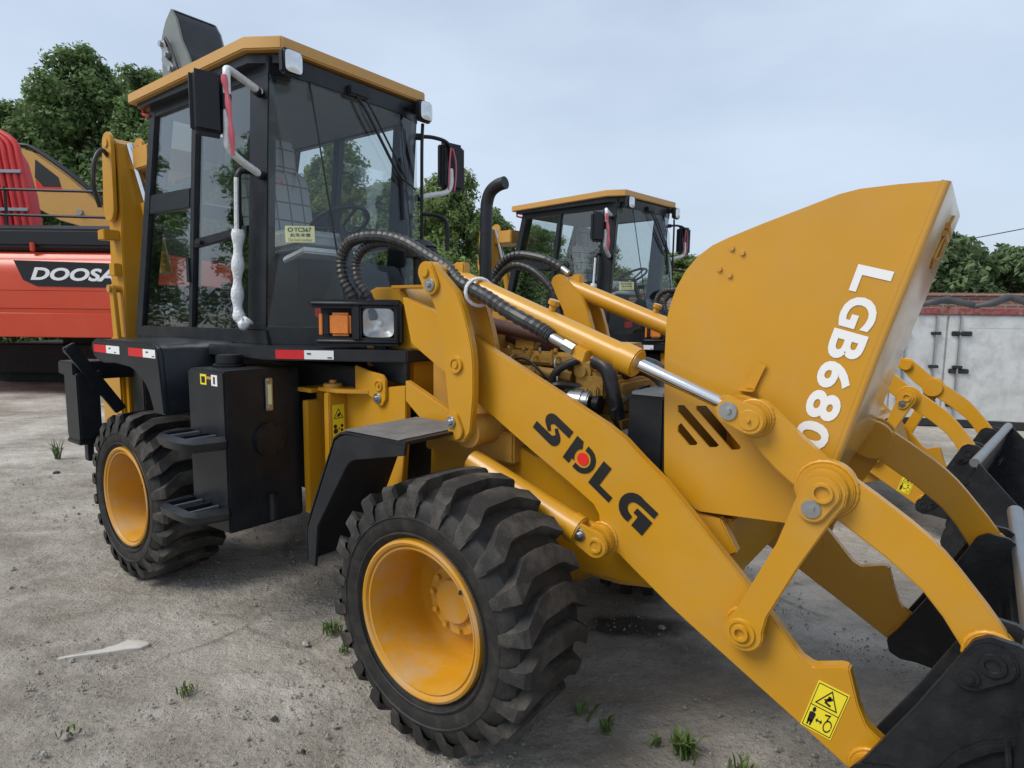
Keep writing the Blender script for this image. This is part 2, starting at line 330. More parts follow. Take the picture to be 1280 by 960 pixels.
def make_loader():
    root = empty('backhoe_loader', (.301, 3.257, 0), YAW)
    P = root
    # ---- wheels
    def tyre_mesh():
        m = MB(); yc = -.90
        m.lathe([(yc-.150,.315),(yc-.195,.330),(yc-.222,.375),(yc-.226,.43),(yc-.212,.475),(yc-.195,.492),(yc-.10,.503),(yc,.505),(yc+.10,.503),(yc+.195,.492),
                 (yc+.212,.475),(yc+.226,.43),(yc+.222,.375),(yc+.195,.330),(yc+.150,.315)], (0, 0), 72, True)
        m.lathe([(yc-.224,.415),(yc-.230,.420),(yc-.228,.427),(yc-.222,.430)], (0,0), 72, True)
        m.lathe([(yc-.222,.350),(yc-.226,.354),(yc-.224,.360),(yc-.219,.360)], (0,0), 72, True)
        st = [(-.231,.438,.026,-.020),(-.228,.478,.046,-.012),(-.214,.530,.058,-.004),(-.196,.545,.064,.0),(-.112,.547,.068,.098),(-.085,.5475,.074,.118),(0,.548,.080,.124),
              (.085,.5475,.074,.118),(.112,.547,.068,.098),(.196,.545,.064,.0),(.214,.530,.058,-.004),(.228,.478,.046,-.012),(.231,.438,.026,-.020)]
        N = 22; m2 = m; m = MB()
        for k in range(N):
            a0 = 2*math.pi*k/N; vs = []
            for y, rt, hw, ph in st:
                rb = min(.49, rt-.01); aa = a0+ph
                for a, r in ((aa-hw-.016, rb), (aa-hw, rt), (aa+hw, rt), (aa+hw+.016, rb)):
                    vs.append((r*math.cos(a), yc+y, r*math.sin(a)))
            n = len(st); fs = [(i*4+j, i*4+j+1, i*4+j+5, i*4+j+4) for i in range(n-1) for j in range(3)]
            m.add(vs, fs+[(0,1,2,3), tuple((n-1)*4+j for j in (3,2,1,0))])
        return m2, m
    ty0 = None
    for wx in (0, -2.675):
        for s in (1, -1):
            w = empty('wheel', (wx, 0, .546), 0 if s == 1 else math.pi); w.parent = P
            if ty0 is None:
                ta, tb = tyre_mesh(); ty0 = ta.build('tyre', RUB, w, smooth=32); tr0 = tb.build('tread', RUBT, w, smooth=14); tr0['kind'] = 'stuff'
                m = MB()
                m.lathe([(-1.098,.330),(-1.116,.326),(-1.121,.316),(-1.116,.305),(-1.104,.299),(-1.110,.294),(-1.108,.287),(-1.085,.281),(-1.05,.272),(-.86,.266),(-.835,.255),
                         (-.83,.20),(-.835,.17),(-.838,.0005),(-.70,.0005),(-.70,.30),(-.74,.33),(-.9,.318)], (0,0), 64, True)
                rim0 = m.build('rim', RIMP, w, bevel=0, smooth=30)
                m = MB().cyl((0,-.836,0),(0,-.885,0),.150,n=40).cyl((0,-.884,0),(0,-.905,0),.095,n=40); hub0 = m.build('hub', RIMP, w, bevel=.004)
                bolts = [MB().cyl((0,-.880,0),(0,-.903,0),.013,n=6).build('wheel_bolt', YEL, hub0, smooth=0)]
                for k in range(10):
                    a = 2*math.pi*k/10; b0 = bolts[0] if k == 0 else bolts[0].copy()
                    if k: col.objects.link(b0); b0.parent = hub0
                    b0.location = (.125*math.cos(a), 0, .125*math.sin(a))
                m = MB().tube([(.20,-1.06,.19),(.205,-1.112,.20),(.212,-1.118,.214)], .006); val0 = m.build('valve', DARK, w)
            else:
                for o0 in (ty0, tr0, rim0, hub0, val0): copy_tree(o0, w)
            w.rotation_euler = (0, (.35 if wx else .1)*s, 0 if s == 1 else math.pi)
    # ---- axles and frames
    for ax_ in (0, -2.675):
        m = MB().cyl((ax_,-.78,.546),(ax_,.78,.546),.095,.095,24).cyl((ax_,-.62,.546),(ax_,-.84,.546),.12,.15,24).cyl((ax_,.62,.546),(ax_,.84,.546),.12,.15,24)
        m.lathe([(-.2,.05),(-.15,.17),(0,.22),(.15,.17),(.2,.05)], (ax_,.546), 28, True); m.build('axle', YEL if ax_ == 0 else UNDER, P)
    m = MB()
    for s in (-1, 1):
        m.prism([(-.62,.72),(-.60,1.22),(-.30,1.24),(.05,1.10),(.45,1.02),(.95,.98),(1.02,.86),(.62,.62),(.30,.60),(-.35,.62)], 'y', s*.36, s*.41)
    m.box(-.55,.9,-.36,.36,.70,.76); m.box(.85,.98,-.36,.36,.70,.97); m.box(-.6,-.52,-.36,.36,.72,1.2)
    m.build('front_frame', YEL, P, bevel=.006)
    m = MB().prism([(.22,.66),(.36,.57),(.50,.57),(.80,.62),(.72,.72),(.3,.76)], 'y', -.36, .36); m.build('belly_plate', YEL2, P, bevel=.01)
    m = MB().box(-3.6,-1.15,-.42,.42,.62,1.44).box(-3.75,-3.55,-.60,.60,.72,1.40).box(-1.2,-.8,-.2,.2,.75,1.2); m.build('rear_frame', UNDER, P, bevel=.01)
    m = MB().cyl((-.78,0,.6),(-.78,0,1.35),.11).box(-.9,-.52,-.18,.18,.72,.80).box(-.9,-.52,-.18,.18,1.12,1.2); m.build('articulation_joint', YEL2, P, bevel=.005)
    # upper front box between the towers, behind the headlight
    m = MB().prism([(-1.25,1.22),(-1.25,1.83),(-1.22,1.885),(-1.16,1.905)]+arc((-.985,1.79),.115,90,0,6)+[(-.845,1.62),(-.80,1.60),(-.80,1.55),(-.86,1.55),(-.86,1.22)], 'y', -.30, .30)
    m.build('hose_housing', YEL, P, bevel=.012)
    m = MB().box(-.96,-.50,-.36,-.27,1.893,1.910); m.build('housing_lip', YEL, P, bevel=.003)
    for s in (-1, 1):
        m = MB().prism([(-.765,1.842),(-.53,1.77),(-.40,1.70),(-.36,1.42),(-.467,1.465),(-.70,1.60)], 'y', s*.46, s*.42)
        m.prism([(-.745,1.40),(-.36,1.24),(-.36,1.13),(-.55,1.14),(-.745,1.29)], 'y', s*.46, s*.42); m.build('gusset_plate', YEL, P, bevel=.004)
        m = MB().box(-.72,-.34,s*.27 if s<0 else s*.25, s*.25 if s<0 else s*.27, 1.14,1.80); m.build('tower_web', YEL2, P)
    # ---- towers (two curved plates each)
    tw = [(-.424,1.947)]+arc((-.372,1.945),.055,160,20,6)+[(-.21,1.866),(-.165,1.78),(-.133,1.687),(-.110,1.60),(-.102,1.52),(-.101,1.402),(-.108,1.32),(-.119,1.225),(-.16,1.17),(-.26,1.17),(-.245,1.24),(-.262,1.388),(-.289,1.584),(-.312,1.69),(-.335,1.78),(-.39,1.878)]
    for s in (-1, 1):
        for k, (a, b) in enumerate(((.657,.615),(.49,.45))):
            m = MB().prism(tw, 'y', s*a, s*b); o = m.build('tower_plate', YEL, P, bevel=.005)
            if k == 0:
                b_ = MB().prism(capsule((-.385,1.952),.048,(-.353,1.890),.048), 'y', s*a, s*(a+.016)); lug = b_.build('pin_lug', YEL, o, bevel=.004)
                MB().cyl((-.353,s*(a+.016),1.890),(-.353,s*(a+.024),1.890),.030).cyl((-.353,s*(a+.024),1.890),(-.353,s*(a+.038),1.890),.014,n=6).build('bolt', STEEL, o, bevel=.002)
                MB().cyl((-.382,s*(a+.016),1.948),(-.382,s*(a+.026),1.948),.024).build('pin', YEL, o, bevel=.003)
                m2 = MB(); m2.lathe([(s*a,.040),(s*(a+.012),.038),(s*(a+.012),.026),(s*(a+.006),.024),(s*(a+.006),.0165),(s*(a+.014),.015),(s*(a+.014),.0005)], (-.203,1.528), 28); m2.build('pin', YEL, o)
                MB().prism(capsule((-.20,1.225),.045,(-.215,1.275),.035), 'y', s*a, s*(a+.014)).build('pin_lug', YEL, o, bevel=.003)
                MB().cyl((-.222,s*(a+.014),1.262),(-.222,s*(a+.022),1.262),.028).cyl((-.222,s*(a+.022),1.262),(-.222,s*(a+.036),1.262),.014,n=6).build('bolt', STEEL, o, bevel=.002)
        [MB().cyl((x,s*a,z),(x,s*b,z),q).build('tower_pin_tube', YEL2, P) for x, z, a, b, q in ((-.382,1.948,.64,.46,.028),(-.203,1.528,.64,.46,.05),(-.17,1.215,.62,.42,.075))]
        m = MB().box(-.60,-.02,s*.36 if s>0 else s*.46, s*.46 if s>0 else s*.36, 1.05,1.20); m.build('tower_base', YEL2, P, bevel=.01)
    m = MB().box(-.34,-.28,-.45,.45,1.35,1.72); m.build('tower_crossmember', YEL2, P, bevel=.005)
    # ---- lift arms, rockers, links, cylinders
    lift = [(-.30,1.66),(-.217,1.661),(.06,1.535),(.335,1.407),(.523,1.318),(.599,1.273),(.683,1.202),(.776,1.13),(.866,1.044),(1.0,.908),(1.098,.811),(1.186,.721),(1.27,.625),(1.296,.598),(1.333,.582),(1.421,.615),(1.442,.612),
            (1.475,.498),(1.503,.435),(1.553,.402),(1.585,.345),(1.575,.285),(1.53,.250),(1.47,.262),(1.31,.356),(.893,.596),(.818,.641),(.591,.794),(.56,.80),(.52,.836),(.500,.90),(.494,.942),(.469,.978),(.344,1.053),(.144,1.165),(-.17,1.35),(-.30,1.43)]
    rock = arc((1.095,1.413),.062,205,55,7)+[(1.158,1.447),(1.232,1.38),(1.329,1.299),(1.396,1.257),(1.478,1.206),(1.58,1.137),(1.625,1.102),(1.67,1.06),(1.709,1.016),(1.784,.924),(1.83,.862),(1.852,.81)]+arc((1.80,.79),.058,0,-130,6)+[(1.737,.777),(1.678,.866),(1.623,.931),(1.52,1.012),(1.385,1.098),(1.263,1.175),(1.176,1.241),(1.13,1.285),(1.08,1.34)]
    for s in (-1, 1):
        side = 'near' if s < 0 else 'far'
        arm = MB().prism(lift, 'y', s*.556, s*.506).build('lift_arm', YEL, P, bevel=.005)
        MB().cyl((1.525,s*.585,.30),(1.525,s*.48,.30),.058,n=28).cyl((1.525,s*.61,.30),(1.525,s*.585,.30),.035).build('pin_boss', YEL, arm, bevel=.004)
        MB().cyl((.515,s*.60,.845),(.515,s*.47,.845),.062,n=28).build('pin_boss', YEL, arm, bevel=.004)
        MB().cyl((1.103,s*.575,.655),(1.103,s*.49,.655),.06,n=28).build('pin_boss', YEL, arm, bevel=.004)
        rk = MB().prism(rock, 'y', s*.556, s*.506).build('rocker_arm', YEL, P, bevel=.005)
        MB().cyl((1.095,s*.580,1.413),(1.095,s*.48,1.413),.060,n=28).build('pin_boss', YEL, rk, bevel=.005)
        MB().cyl((1.335,s*.575,1.202),(1.335,s*.48,1.202),.088,n=32).build('pin_boss', YEL, rk, bevel=.005)
        MB().cyl((1.80,s*.585,.79),(1.80,s*.48,.79),.062,n=28).build('pin_boss', YEL, rk, bevel=.004)
        for par, c, q in ((arm,(1.525,.30),.060),(arm,(.515,.845),.064),(arm,(1.103,.655),.062),(rk,(1.095,1.413),.060),(rk,(1.335,1.202),.090),(rk,(1.80,.79),.064)):
            n_ = 44; MB().tube([(c[0]+(q+.002)*math.cos(2*math.pi*i/n_), s*.5575, c[1]+(q+.002)*math.sin(2*math.pi*i/n_)) for i in range(n_+1)], .006, 6, .35).build('weld_bead', YEL, par, smooth=70)
        # link
        lk = [(1.268,1.205)]+arc((1.335,1.205),.072,165,5,9)+[(1.402,1.17),(1.372,1.12),(1.286,.951),(1.190,.735)]+arc((1.110,.655),.070,15,-190,10)+[(1.085,.735),(1.204,1.0)]
        ln = MB().prism(lk, 'y', s*.615, s*.577).build('link', YEL, P, bevel=.005)
        m = MB(); a = .615
        m.prism(capsule((1.335,1.204),.055,(1.310,1.148),.046), 'y', s*a, s*(a+.014)); m.build('pin_lug', YEL, ln, bevel=.004)
        m = MB(); m.lathe([(s*(a+.012),.034),(s*(a+.026),.032),(s*(a+.026),.024),(s*(a+.008),.022),(s*(a+.008),.0005)], (1.338,1.206), 28); m.build('pin', YEL, ln)
        MB().cyl((1.308,s*(a+.014),1.148),(1.308,s*(a+.020),1.148),.030).cyl((1.308,s*(a+.020),1.148),(1.308,s*(a+.032),1.148),.013,n=6).build('bolt', STEEL, ln, bevel=.002)
        m = MB(); m.lathe([(s*a,.050),(s*(a+.008),.048),(s*(a+.008),.038),(s*(a+.004),.036),(s*(a+.004),.030),(s*(a+.018),.028),(s*(a+.018),.018),(s*(a+.004),.016),(s*(a+.004),.0005)], (1.106,.655), 32); m.build('pin', YEL, ln)
        # tilt cylinder
        A, B = Vector((-.372,s*.53,1.945)), Vector((1.078,s*.53,1.412)); d = (B-A).normalized(); L = (B-A).length
        cy = MB().cyl(A+d*.02, A+d*1.0, .050, n=28).build('tilt_cylinder', YEL, P)
        MB().cyl(A+d*.99, A+d*1.075, .060, n=28).build('gland', YEL, cy, bevel=.006)
        MB().cyl(A+d*1.07, B-d*.04, .0245, n=24).build('rod', CHR, cy)
        MB().cyl((A.x,s*.60,A.z),(A.x,s*.49,A.z),.045).build('eye', YEL, cy)
        up = Vector((-d.z, 0, d.x))
        if s > 0: up = Vector((-d.z, 0, d.x))
        e0 = A+d*.08+up*.05
        MB().box(e0.x-.03,e0.x+.03,e0.y-.025,e0.y+.025,e0.z-.03,e0.z+.035).build('port_block', YEL, cy, bevel=.006)
        e1 = A+d*.62+up*.045
        MB().cyl(e1, e1+up*.035, .016, n=12).cyl(e1+up*.03, e1+up*.052, .026, n=8).build('hose_bracket', YEL, cy, bevel=.002)
        for yy in (.615,.60-.115):
            m = MB().prism(capsule((1.095,1.412),.052,(1.025,1.435),.046), 'y', s*yy, s*(yy-.02)); o = m.build('clevis', YEL, cy, bevel=.005)
            if yy > .6:
                MB().cyl((1.022,s*.615,1.437),(1.022,s*.623,1.437),.032).cyl((1.022,s*.623,1.437),(1.022,s*.637,1.437),.014,n=6).build('bolt', STEEL, o, bevel=.002)
                m2 = MB(); m2.lathe([(s*.615,.036),(s*.619,.034),(s*.619,.008),(s*.628,.006),(s*.628,.0005)], (1.093,1.412), 24); m2.build('pin', YEL, o)
        MB().prism(capsule((1.06,1.42),.04,(.985,1.446),.035), 'y', s*.51, s*.55).build('rod_eye', YEL, cy, bevel=.005)
        # lift cylinder
        A2, B2 = Vector((-.15,s*.60,1.075)), Vector((.52,s*.60,.842)); d2 = (B2-A2).normalized()
        lc = MB().cyl(A2, A2+d2*.60, .058, n=28).build('lift_cylinder', YEL, P)
        MB().cyl(A2+d2*.57, A2+d2*.625, .063, n=28).build('gland', YEL, lc, bevel=.006)
        MB().cyl(A2+d2*.62, B2-d2*.05, .032, n=20).build('rod', CHR, lc)
        for yy in (.638,.578): MB().prism(capsule((.522,.842),.056,(.435,.873),.046), 'y', s*yy, s*(yy-.018)).build('clevis', YEL, lc, bevel=.004)
        m2 = MB(); m2.lathe([(s*.638,.032),(s*.646,.030),(s*.646,.020),(s*.640,.018),(s*.640,.0005)], (.527,.841), 24); m2.build('pin', YEL, lc)
        MB().cyl((.455,s*.638,.870),(.455,s*.646,.870),.026).cyl((.455,s*.646,.870),(.455,s*.660,.870),.012,n=6).build('bolt', STEEL, lc, bevel=.002)
    MB().cyl((.70,-.51,.95),(.70,.51,.95),.075,n=28).build('arm_crosstube', YEL2, P)
    # logo on the near lift arm
    e1 = Vector((.82,0,-.573)); e2 = Vector((.573,0,.82)); O = Vector((.168,-.556,1.262))
    arm = [o for o in root.children if o.name.split('.')[0] == 'lift_arm'][0]
    def logo(polys, mat_, name):
        m = MB()
        for poly in polys:
            pts = [O+e1*a+e2*b for a, b in poly]; m.prism([(p.x, p.z) for p in pts], 'y', -.5592, -.5565)
        return m.build(name, mat_, arm, smooth=0)
    S1 = [(.155,.122),(.05,.122)]+arc((.048,.088),.034,90,235,8)+[(.058,.040),(.068,.052),(.050,.070),(.062,.086),(.155,.086)]
    S2 = [(-.012,.0),(.098,.0)]+arc((.098,.034),.034,-90,55,8)+[(.088,.082),(.078,.070),(.098,.052),(.086,.036),(-.012,.036)]
    ox = .180; D = [[(ox,.0),(ox+.036,.0),(ox+.036,.028)]+arc((ox+.078,.061),.043,230,130,6)+[(ox+.036,.122),(ox,.122)],
        [(ox+.060,.0)]+arc((ox+.078,.061),.061,-80,80,10)+[(ox+.066,.122),(ox+.066,.098)]+arc((ox+.078,.061),.038,75,-75,8)+[(ox+.060,.023)]]
    ox = .335; Lp = [[(ox,0),(ox+.118,0),(ox+.118,.028),(ox+.044,.028),(ox+.044,.122),(ox,.122)]]
    ox = .482; G = [arc((ox+.062,.061),.063,75,285,12)+[(ox+.080,.030)]+arc((ox+.066,.061),.028,260,100,6)+[(ox+.086,.092),(ox+.150,.092),(ox+.150,.122),(ox+.086,.122)],
        [(ox+.098,0),(ox+.155,0),(ox+.155,.074),(ox+.075,.074),(ox+.075,.048),(ox+.098,.048)]]
    logo([S1, S2]+D+Lp+G, INK, 'lettering'); logo([arc((.180+.078,.061),.027,0,345,20)], REDI, 'lettering_dot')
    def warn(c, a, b, n_at, parent, e1=(1,0), e2=(0,1), arrows=True):
        # c: lower-left corner on plane y=n_at, a/b: edge lengths along e1/e2
        f = lambda u, v: (c[0]+e1[0]*u*a+e2[0]*v*b, c[1]+e1[1]*u*a+e2[1]*v*b)
        st = MB().prism([f(0,0), f(1,0), f(1,1), f(0,1)], 'y', n_at, n_at-.0015).build('warning_sticker', LBL, parent, smooth=0)
        m = MB(); t = n_at-.0015; q = lambda pts: m.prism([f(*p) for p in pts], 'y', t, t-.0009)
        for p0, p1 in (((.04,.03),(.96,.045)), ((.04,.955),(.96,.97)), ((.04,.49),(.96,.505))): q([p0,(p1[0],p0[1]),p1,(p0[0],p1[1])])
        for x in (.04,.94): q([(x,.03),(x+.02,.03),(x+.02,.97),(x,.97)])
        T = [Vector((.14,.56)), Vector((.86,.56)), Vector((.5,.93))]; g = (T[0]+T[1]+T[2])/3
        for i in range(3):
            u, v = T[i], T[(i+1)%3]; q([u, v, g+(v-g)*.83, g+(u-g)*.83])
        q([(.40,.64),(.60,.60),(.62,.64),(.42,.68)]); q([(.44,.72),(.56,.72),(.54,.80),(.46,.80)]); q([(.36,.70),(.44,.66),(.62,.75),(.58,.79)])
        q([(.14,.14),(.30,.14),(.32,.33),(.28,.36),(.16,.36),(.12,.33)]); q([p for p in arc((.22,.42),.055,0,330,8)]); q([(.15,.08),(.20,.08),(.20,.2),(.15,.2)]); q([(.24,.08),(.29,.08),(.29,.2),(.24,.2)])
        if arrows: q([(.36,.24),(.42,.29),(.42,.255),(.52,.255),(.52,.29),(.58,.24),(.52,.19),(.52,.225),(.42,.225),(.42,.19)])
        ring = arc((.76,.22),.13,0,350,14); inn = arc((.76,.22),.10,0,350,14)
        for i in range(14): q([ring[i], ring[i+1], inn[i+1], inn[i]])
        q([(.66,.30),(.70,.44),(.73,.44),(.70,.30)]); q([(.56,.43),(.74,.46),(.74,.43),(.58,.40)])
        m.build('warning_print', INK, st, smooth=0)
    warn((1.306,.362), .098, .186, -.5565, arm, (.98,-.19), (.26,.966))
    # ---- hoses
    def hose(pts, r, name='hose', n=12, ripple=.15, step=40, m=HOSE): return MB().tube(catmull(pts, step), r, n, ripple).build(name, m, P, smooth=20)
    hose([(-1.16,-.42,1.70),(-1.144,-.47,1.84),(-1.19,-.5,1.938),(-1.208,-.5,2.049),(-1.149,-.5,2.134),(-1.034,-.5,2.162),(-.855,-.5,2.156),(-.675,-.51,2.113),(-.506,-.52,2.037),(-.347,-.545,1.965),(-.245,-.575,1.900),(-.09,-.592,1.84),(.038,-.595,1.775),(.205,-.595,1.703),(.270,-.595,1.668)], .029, step=8)
    hose([(-1.06,-.40,1.72),(-1.05,-.44,1.84),(-1.10,-.47,1.93),(-1.12,-.47,2.03),(-1.06,-.47,2.10),(-.95,-.47,2.13),(-.80,-.47,2.12),(-.64,-.47,2.075),(-.50,-.475,2.01),(-.40,-.48,1.98)], .023, step=8)
    MB().cyl((.262,-.595,1.672),(.335,-.595,1.640),.021,n=14).cyl((.335,-.595,1.640),(.385,-.595,1.618),.026,n=6).build('hose_fitting', STEEL, P)
    MB().obox((.41,-.585,1.605),(.03,0,-.012),(0,.022,0),(.008,0,.024)).build('hose_block', YEL, P, bevel=.004)
    MB().tube([(-.150+.03*math.cos(R(k*20)),-.560+.06*math.cos(R(k*20)),1.858+.062*math.sin(R(k*20))) for k in range(19)], .009, 6).build('hose_clamp', WRAP, P)
    hose([(-.95,.44,1.80),(-.925,.5,1.969),(-.892,.5,2.031),(-.813,.5,2.105),(-.698,.5,2.131),(-.512,.5,2.098),(-.38,.5,2.04)], .026, step=8)
    hose([(-.93,.46,1.84),(-.891,.5,1.979),(-.761,.5,2.065),(-.634,.5,2.048),(-.51,.5,1.97),(-.42,.5,1.86),(-.38,.5,1.70)], .021, step=8)
    MB().cyl((-.39,.5,2.045),(-.33,.5,2.005),.019).build('hose_fitting', STEEL, P)
    # ---- engine and cooling
    en = empty('engine', (0,0,0)); en.parent = P
    MB().box(-.35,.42,-.24,.24,.78,1.30).build('engine_block', ENG, en, bevel=.02)
    m = MB().box(-.36,.40,-.20,.20,1.30,1.46).box(-.32,.36,-.15,.15,1.46,1.56)
    for k in range(4): m.box(-.30+.17*k,-.20+.17*k,-.235,-.20,1.32,1.45)
    m.build('cylinder_head', ENG, en, bevel=.015)
    rc = MB().box(-.34,.21,-.275,-.02,1.515,1.582).build('rocker_cover', ENG, en, bevel=.014)
    for k in range(5): MB().box(-.33+.13*k,-.315+.13*k,-.283,-.01,1.52,1.592).build('rib', ENG, rc, bevel=.004)
    MB().box(-.175,-.044,-.255,-.15,1.58,1.640).build('breather', ENG, rc, bevel=.012); MB().cyl((-.11,-.20,1.64),(-.11,-.20,1.665),.026,n=14).build('filler_cap', YEL2, rc, bevel=.006)
    for k in range(6): MB().cyl((-.30+.095*k,-.262,1.583),(-.30+.095*k,-.262,1.60),.010,n=6).build('bolt', STEEL if k % 2 else ENG, rc)
    cs_ = MB().box(.20,.37,-.29,-.05,1.38,1.50).cyl((.24,-.30,1.50),(.24,-.18,1.50),.045,n=20).build('thermostat_casting', ENG, en, bevel=.018); MB().cyl((.30,-.22,1.50),(.30,-.22,1.56),.035,n=18).cyl((.30,-.22,1.555),(.30,-.22,1.57),.048,n=18).build('outlet_flange', ENG, cs_, bevel=.005)
    for k in range(4): MB().tube(catmull([(-.28+.13*k,-.275,1.56),(-.27+.13*k,-.335,1.54),(-.25+.13*k,-.345,1.44),(-.10+.05*k,-.34,1.33)]), .0055, 6).build('injector_pipe', STEEL if k % 2 else ENG, en)
    ip = MB().box(-.16,.10,-.37,-.26,1.22,1.34).cyl((.10,-.315,1.28),(.15,-.315,1.28),.05,n=18).build('injection_pump', ENG, en, bevel=.012)
    for k in range(4): MB().cyl((-.13+.065*k,-.315,1.34),(-.13+.065*k,-.315,1.37),.014,n=8).build('pump_nut', STEEL, ip)
    MB().tube(catmull([(-.35,-.33,1.58),(-.2,-.36,1.50),(-.05,-.35,1.55),(.1,-.35,1.46),(.2,-.34,1.40)]), .007, 6).build('wire_loom', HOSE, en)
    m = MB()
    for k in range(3): m.box(-.30+.23*k,-.10+.23*k,-.12,.12,1.56,1.625)
    m.cyl((-.12,-.05,1.62),(-.12,-.05,1.66),.03).build('valve_cover', ENG, en, bevel=.012)
    m = MB().tube(catmull([(-.34,-.29,1.50),(-.1,-.30,1.49),(.10,-.30,1.482),(.18,-.28,1.47)]), .024, 12)
    for k in range(4): m.cyl((-.28+.14*k,-.29,1.49),(-.28+.14*k,-.18,1.44),.024,n=12)
    m.build('intake_manifold', ENG, en)
    MB().tube(catmull([(-.35,-.30,1.44),(0,-.31,1.425),(.28,-.30,1.40)]), .028, 12).tube([(-.3,-.28,1.30),(.32,-.28,1.27)], .016, 8).build('fuel_rail', ENG, en)
    MB().tube(catmull([(-.60,-.20,1.78),(-.3,-.25,1.70),(0,-.25,1.655),(.17,-.22,1.60)]), .036, 12).build('exhaust_manifold_pipe', PIPEB, en)
    MB().tube(catmull([(-.55,-.10,1.72),(-.2,-.18,1.62),(.10,-.2,1.58)]), .026, 10).build('heat_hose', PIPEB, en)
    for k, (x, y, z) in enumerate(((-.28,-.31,1.06),(-.10,-.31,1.02),(.06,-.30,1.06))): MB().cyl((x,y,z-.11),(x,y,z+.11),.052).build('oil_filter', DARK if k == 0 else ENG, en, bevel=.01)
    random.seed(5); m = MB()
    for k in range(26):
        x, z = random.uniform(-.38,.4), random.uniform(.86,1.40); w, h = random.uniform(.03,.08), random.uniform(.03,.07); MB().box(x,x+w,-.24-random.uniform(.02,.09),-.2,z,z+h).build('engine_fitting', ENG, en, bevel=.008)
    m = MB()
    for k in range(9):
        x, z = random.uniform(-.35,.25), random.uniform(1.0,1.5); m.tube(catmull([(x,-.30,z),(x+.1,-.36,z+random.uniform(-.1,.1)),(x+random.uniform(.15,.3),-.30,z+random.uniform(-.25,.12))]), random.choice((.008,.012,.016)), 8)
    m.build('engine_hose', HOSE, en)
    al = MB().cyl((.17,-.30,1.36),(.31,-.30,1.36),.062,n=24).cyl((.20,-.30,1.36),(.28,-.30,1.36),.068,n=24).build('alternator', STEEL, en, bevel=.006)
    MB().cyl((.32,-.30,1.36),(.35,-.30,1.36),.038).build('pulley', DARK, al)
    MB().cyl((.42,0,1.1),(.455,0,1.1),.11,n=28).cyl((.42,-.05,1.36),(.455,-.05,1.36),.07,n=24).build('pulley', DARK, en, bevel=.006)
    bl = [(.44,-.36,1.345),(.44,-.12,1.42),(.44,0,1.43),(.44,.02,1.36),(.44,.11,1.1),(.44,0,.99),(.44,-.11,1.08),(.44,-.345,1.31)]
    m = MB()
    for i in range(8): m.obox((Vector(bl[i])+Vector(bl[(i+1)%8]))/2, (Vector(bl[(i+1)%8])-Vector(bl[i]))*.5, (.009,0,0), (0,.003,.003))
    m.build('fan_belt', HOSE, en)
    MB().tube(catmull([(.30,-.27,1.55),(.37,-.29,1.52),(.41,-.30,1.42),(.43,-.28,1.30)]), .034, 14).build('coolant_hose', HOSE, en)
    MB().tube(catmull([(.36,-.10,1.50),(.46,-.12,1.53),(.56,-.14,1.50),(.62,-.15,1.43)]), .045, 14).build('coolant_hose', HOSE, en)
    MB().tube(catmull([(.13,-.28,1.29),(.10,-.33,1.40),(.14,-.34,1.50),(.23,-.30,1.555)]), .019, 10).build('coolant_hose', HOSE, en)
    MB().cyl((.46,0,1.15),(.50,0,1.15),.05).build('fan_hub', DARK, en)
    m = MB()
    for k in range(7):
        a = 2*math.pi*k/7; u = Vector((0,math.cos(a),math.sin(a))); w = Vector((.35,-math.sin(a),math.cos(a))).normalized(); m.obox(Vector((.48,0,1.15))+u*.14, u*.11, w*.04, Vector((.003,0,0)))
    m.build('fan', DARK, en)
    rd = MB().box(.54,.70,-.41,.41,.80,1.43).build('radiator', BLK, P, bevel=.008)
    MB().box(.55,.69,-.40,.40,1.433,1.447).build('radiator_lid', ALU, rd, bevel=.003); MB().box(.50,.545,-.40,-.30,1.20,1.27).build('bracket', ALU, rd)
    MB().tube(catmull([(-.66,.1,1.5),(-.66,.1,1.8),(-.655,.1,2.0),(-.65,.1,2.33),(-.645,.1,2.40),(-.62,.1,2.455),(-.57,.1,2.485),(-.515,.1,2.495)], 5), .036, 18).build('exhaust_pipe', BLK, P, smooth=60)
    m = MB(); 
    m.cyl((-1.335,.25,1.55),(-1.335,.25,2.13),.05).cyl((-1.335,.25,2.12),(-1.335,.25,2.19),.105,n=28).cyl((-1.335,.25,2.19),(-1.335,.25,2.235),.115,.06,28); m.build('air_precleaner', DARK, P, bevel=.006)
    # ---- hood, tilted open
    hx, hz = 1.21, 1.00
    hood = empty('hood', (hx, 0, hz)); hood.parent = P
    ho = [(1.583,2.184),(1.46,2.186),(1.35,2.183),(1.29,2.172),(1.053,2.095),(.93,2.052),(.869,2.026),(.815,1.988),(.77,1.935),(.735,1.87),(.714,1.808),(.700,1.745),(.698,1.60),(.705,1.40),(.715,1.131),(.74,1.095),(.848,1.005),(.87,.998),(1.196,1.020),(1.225,1.06),(1.335,1.275),(1.434,1.653)]
    ho = [(x-hx, z-hz) for x, z in ho]
    slits = [[(.76,1.41),(.787,1.413),(.932,1.272),(.921,1.261),(.894,1.257),(.762,1.382)],[(.835,1.415),(.875,1.419),(1.015,1.276),(1.008,1.264),(.979,1.259),(.836,1.398)],[(.764,1.326),(.778,1.34),(.848,1.269),(.842,1.258),(.814,1.254),(.765,1.302)]]
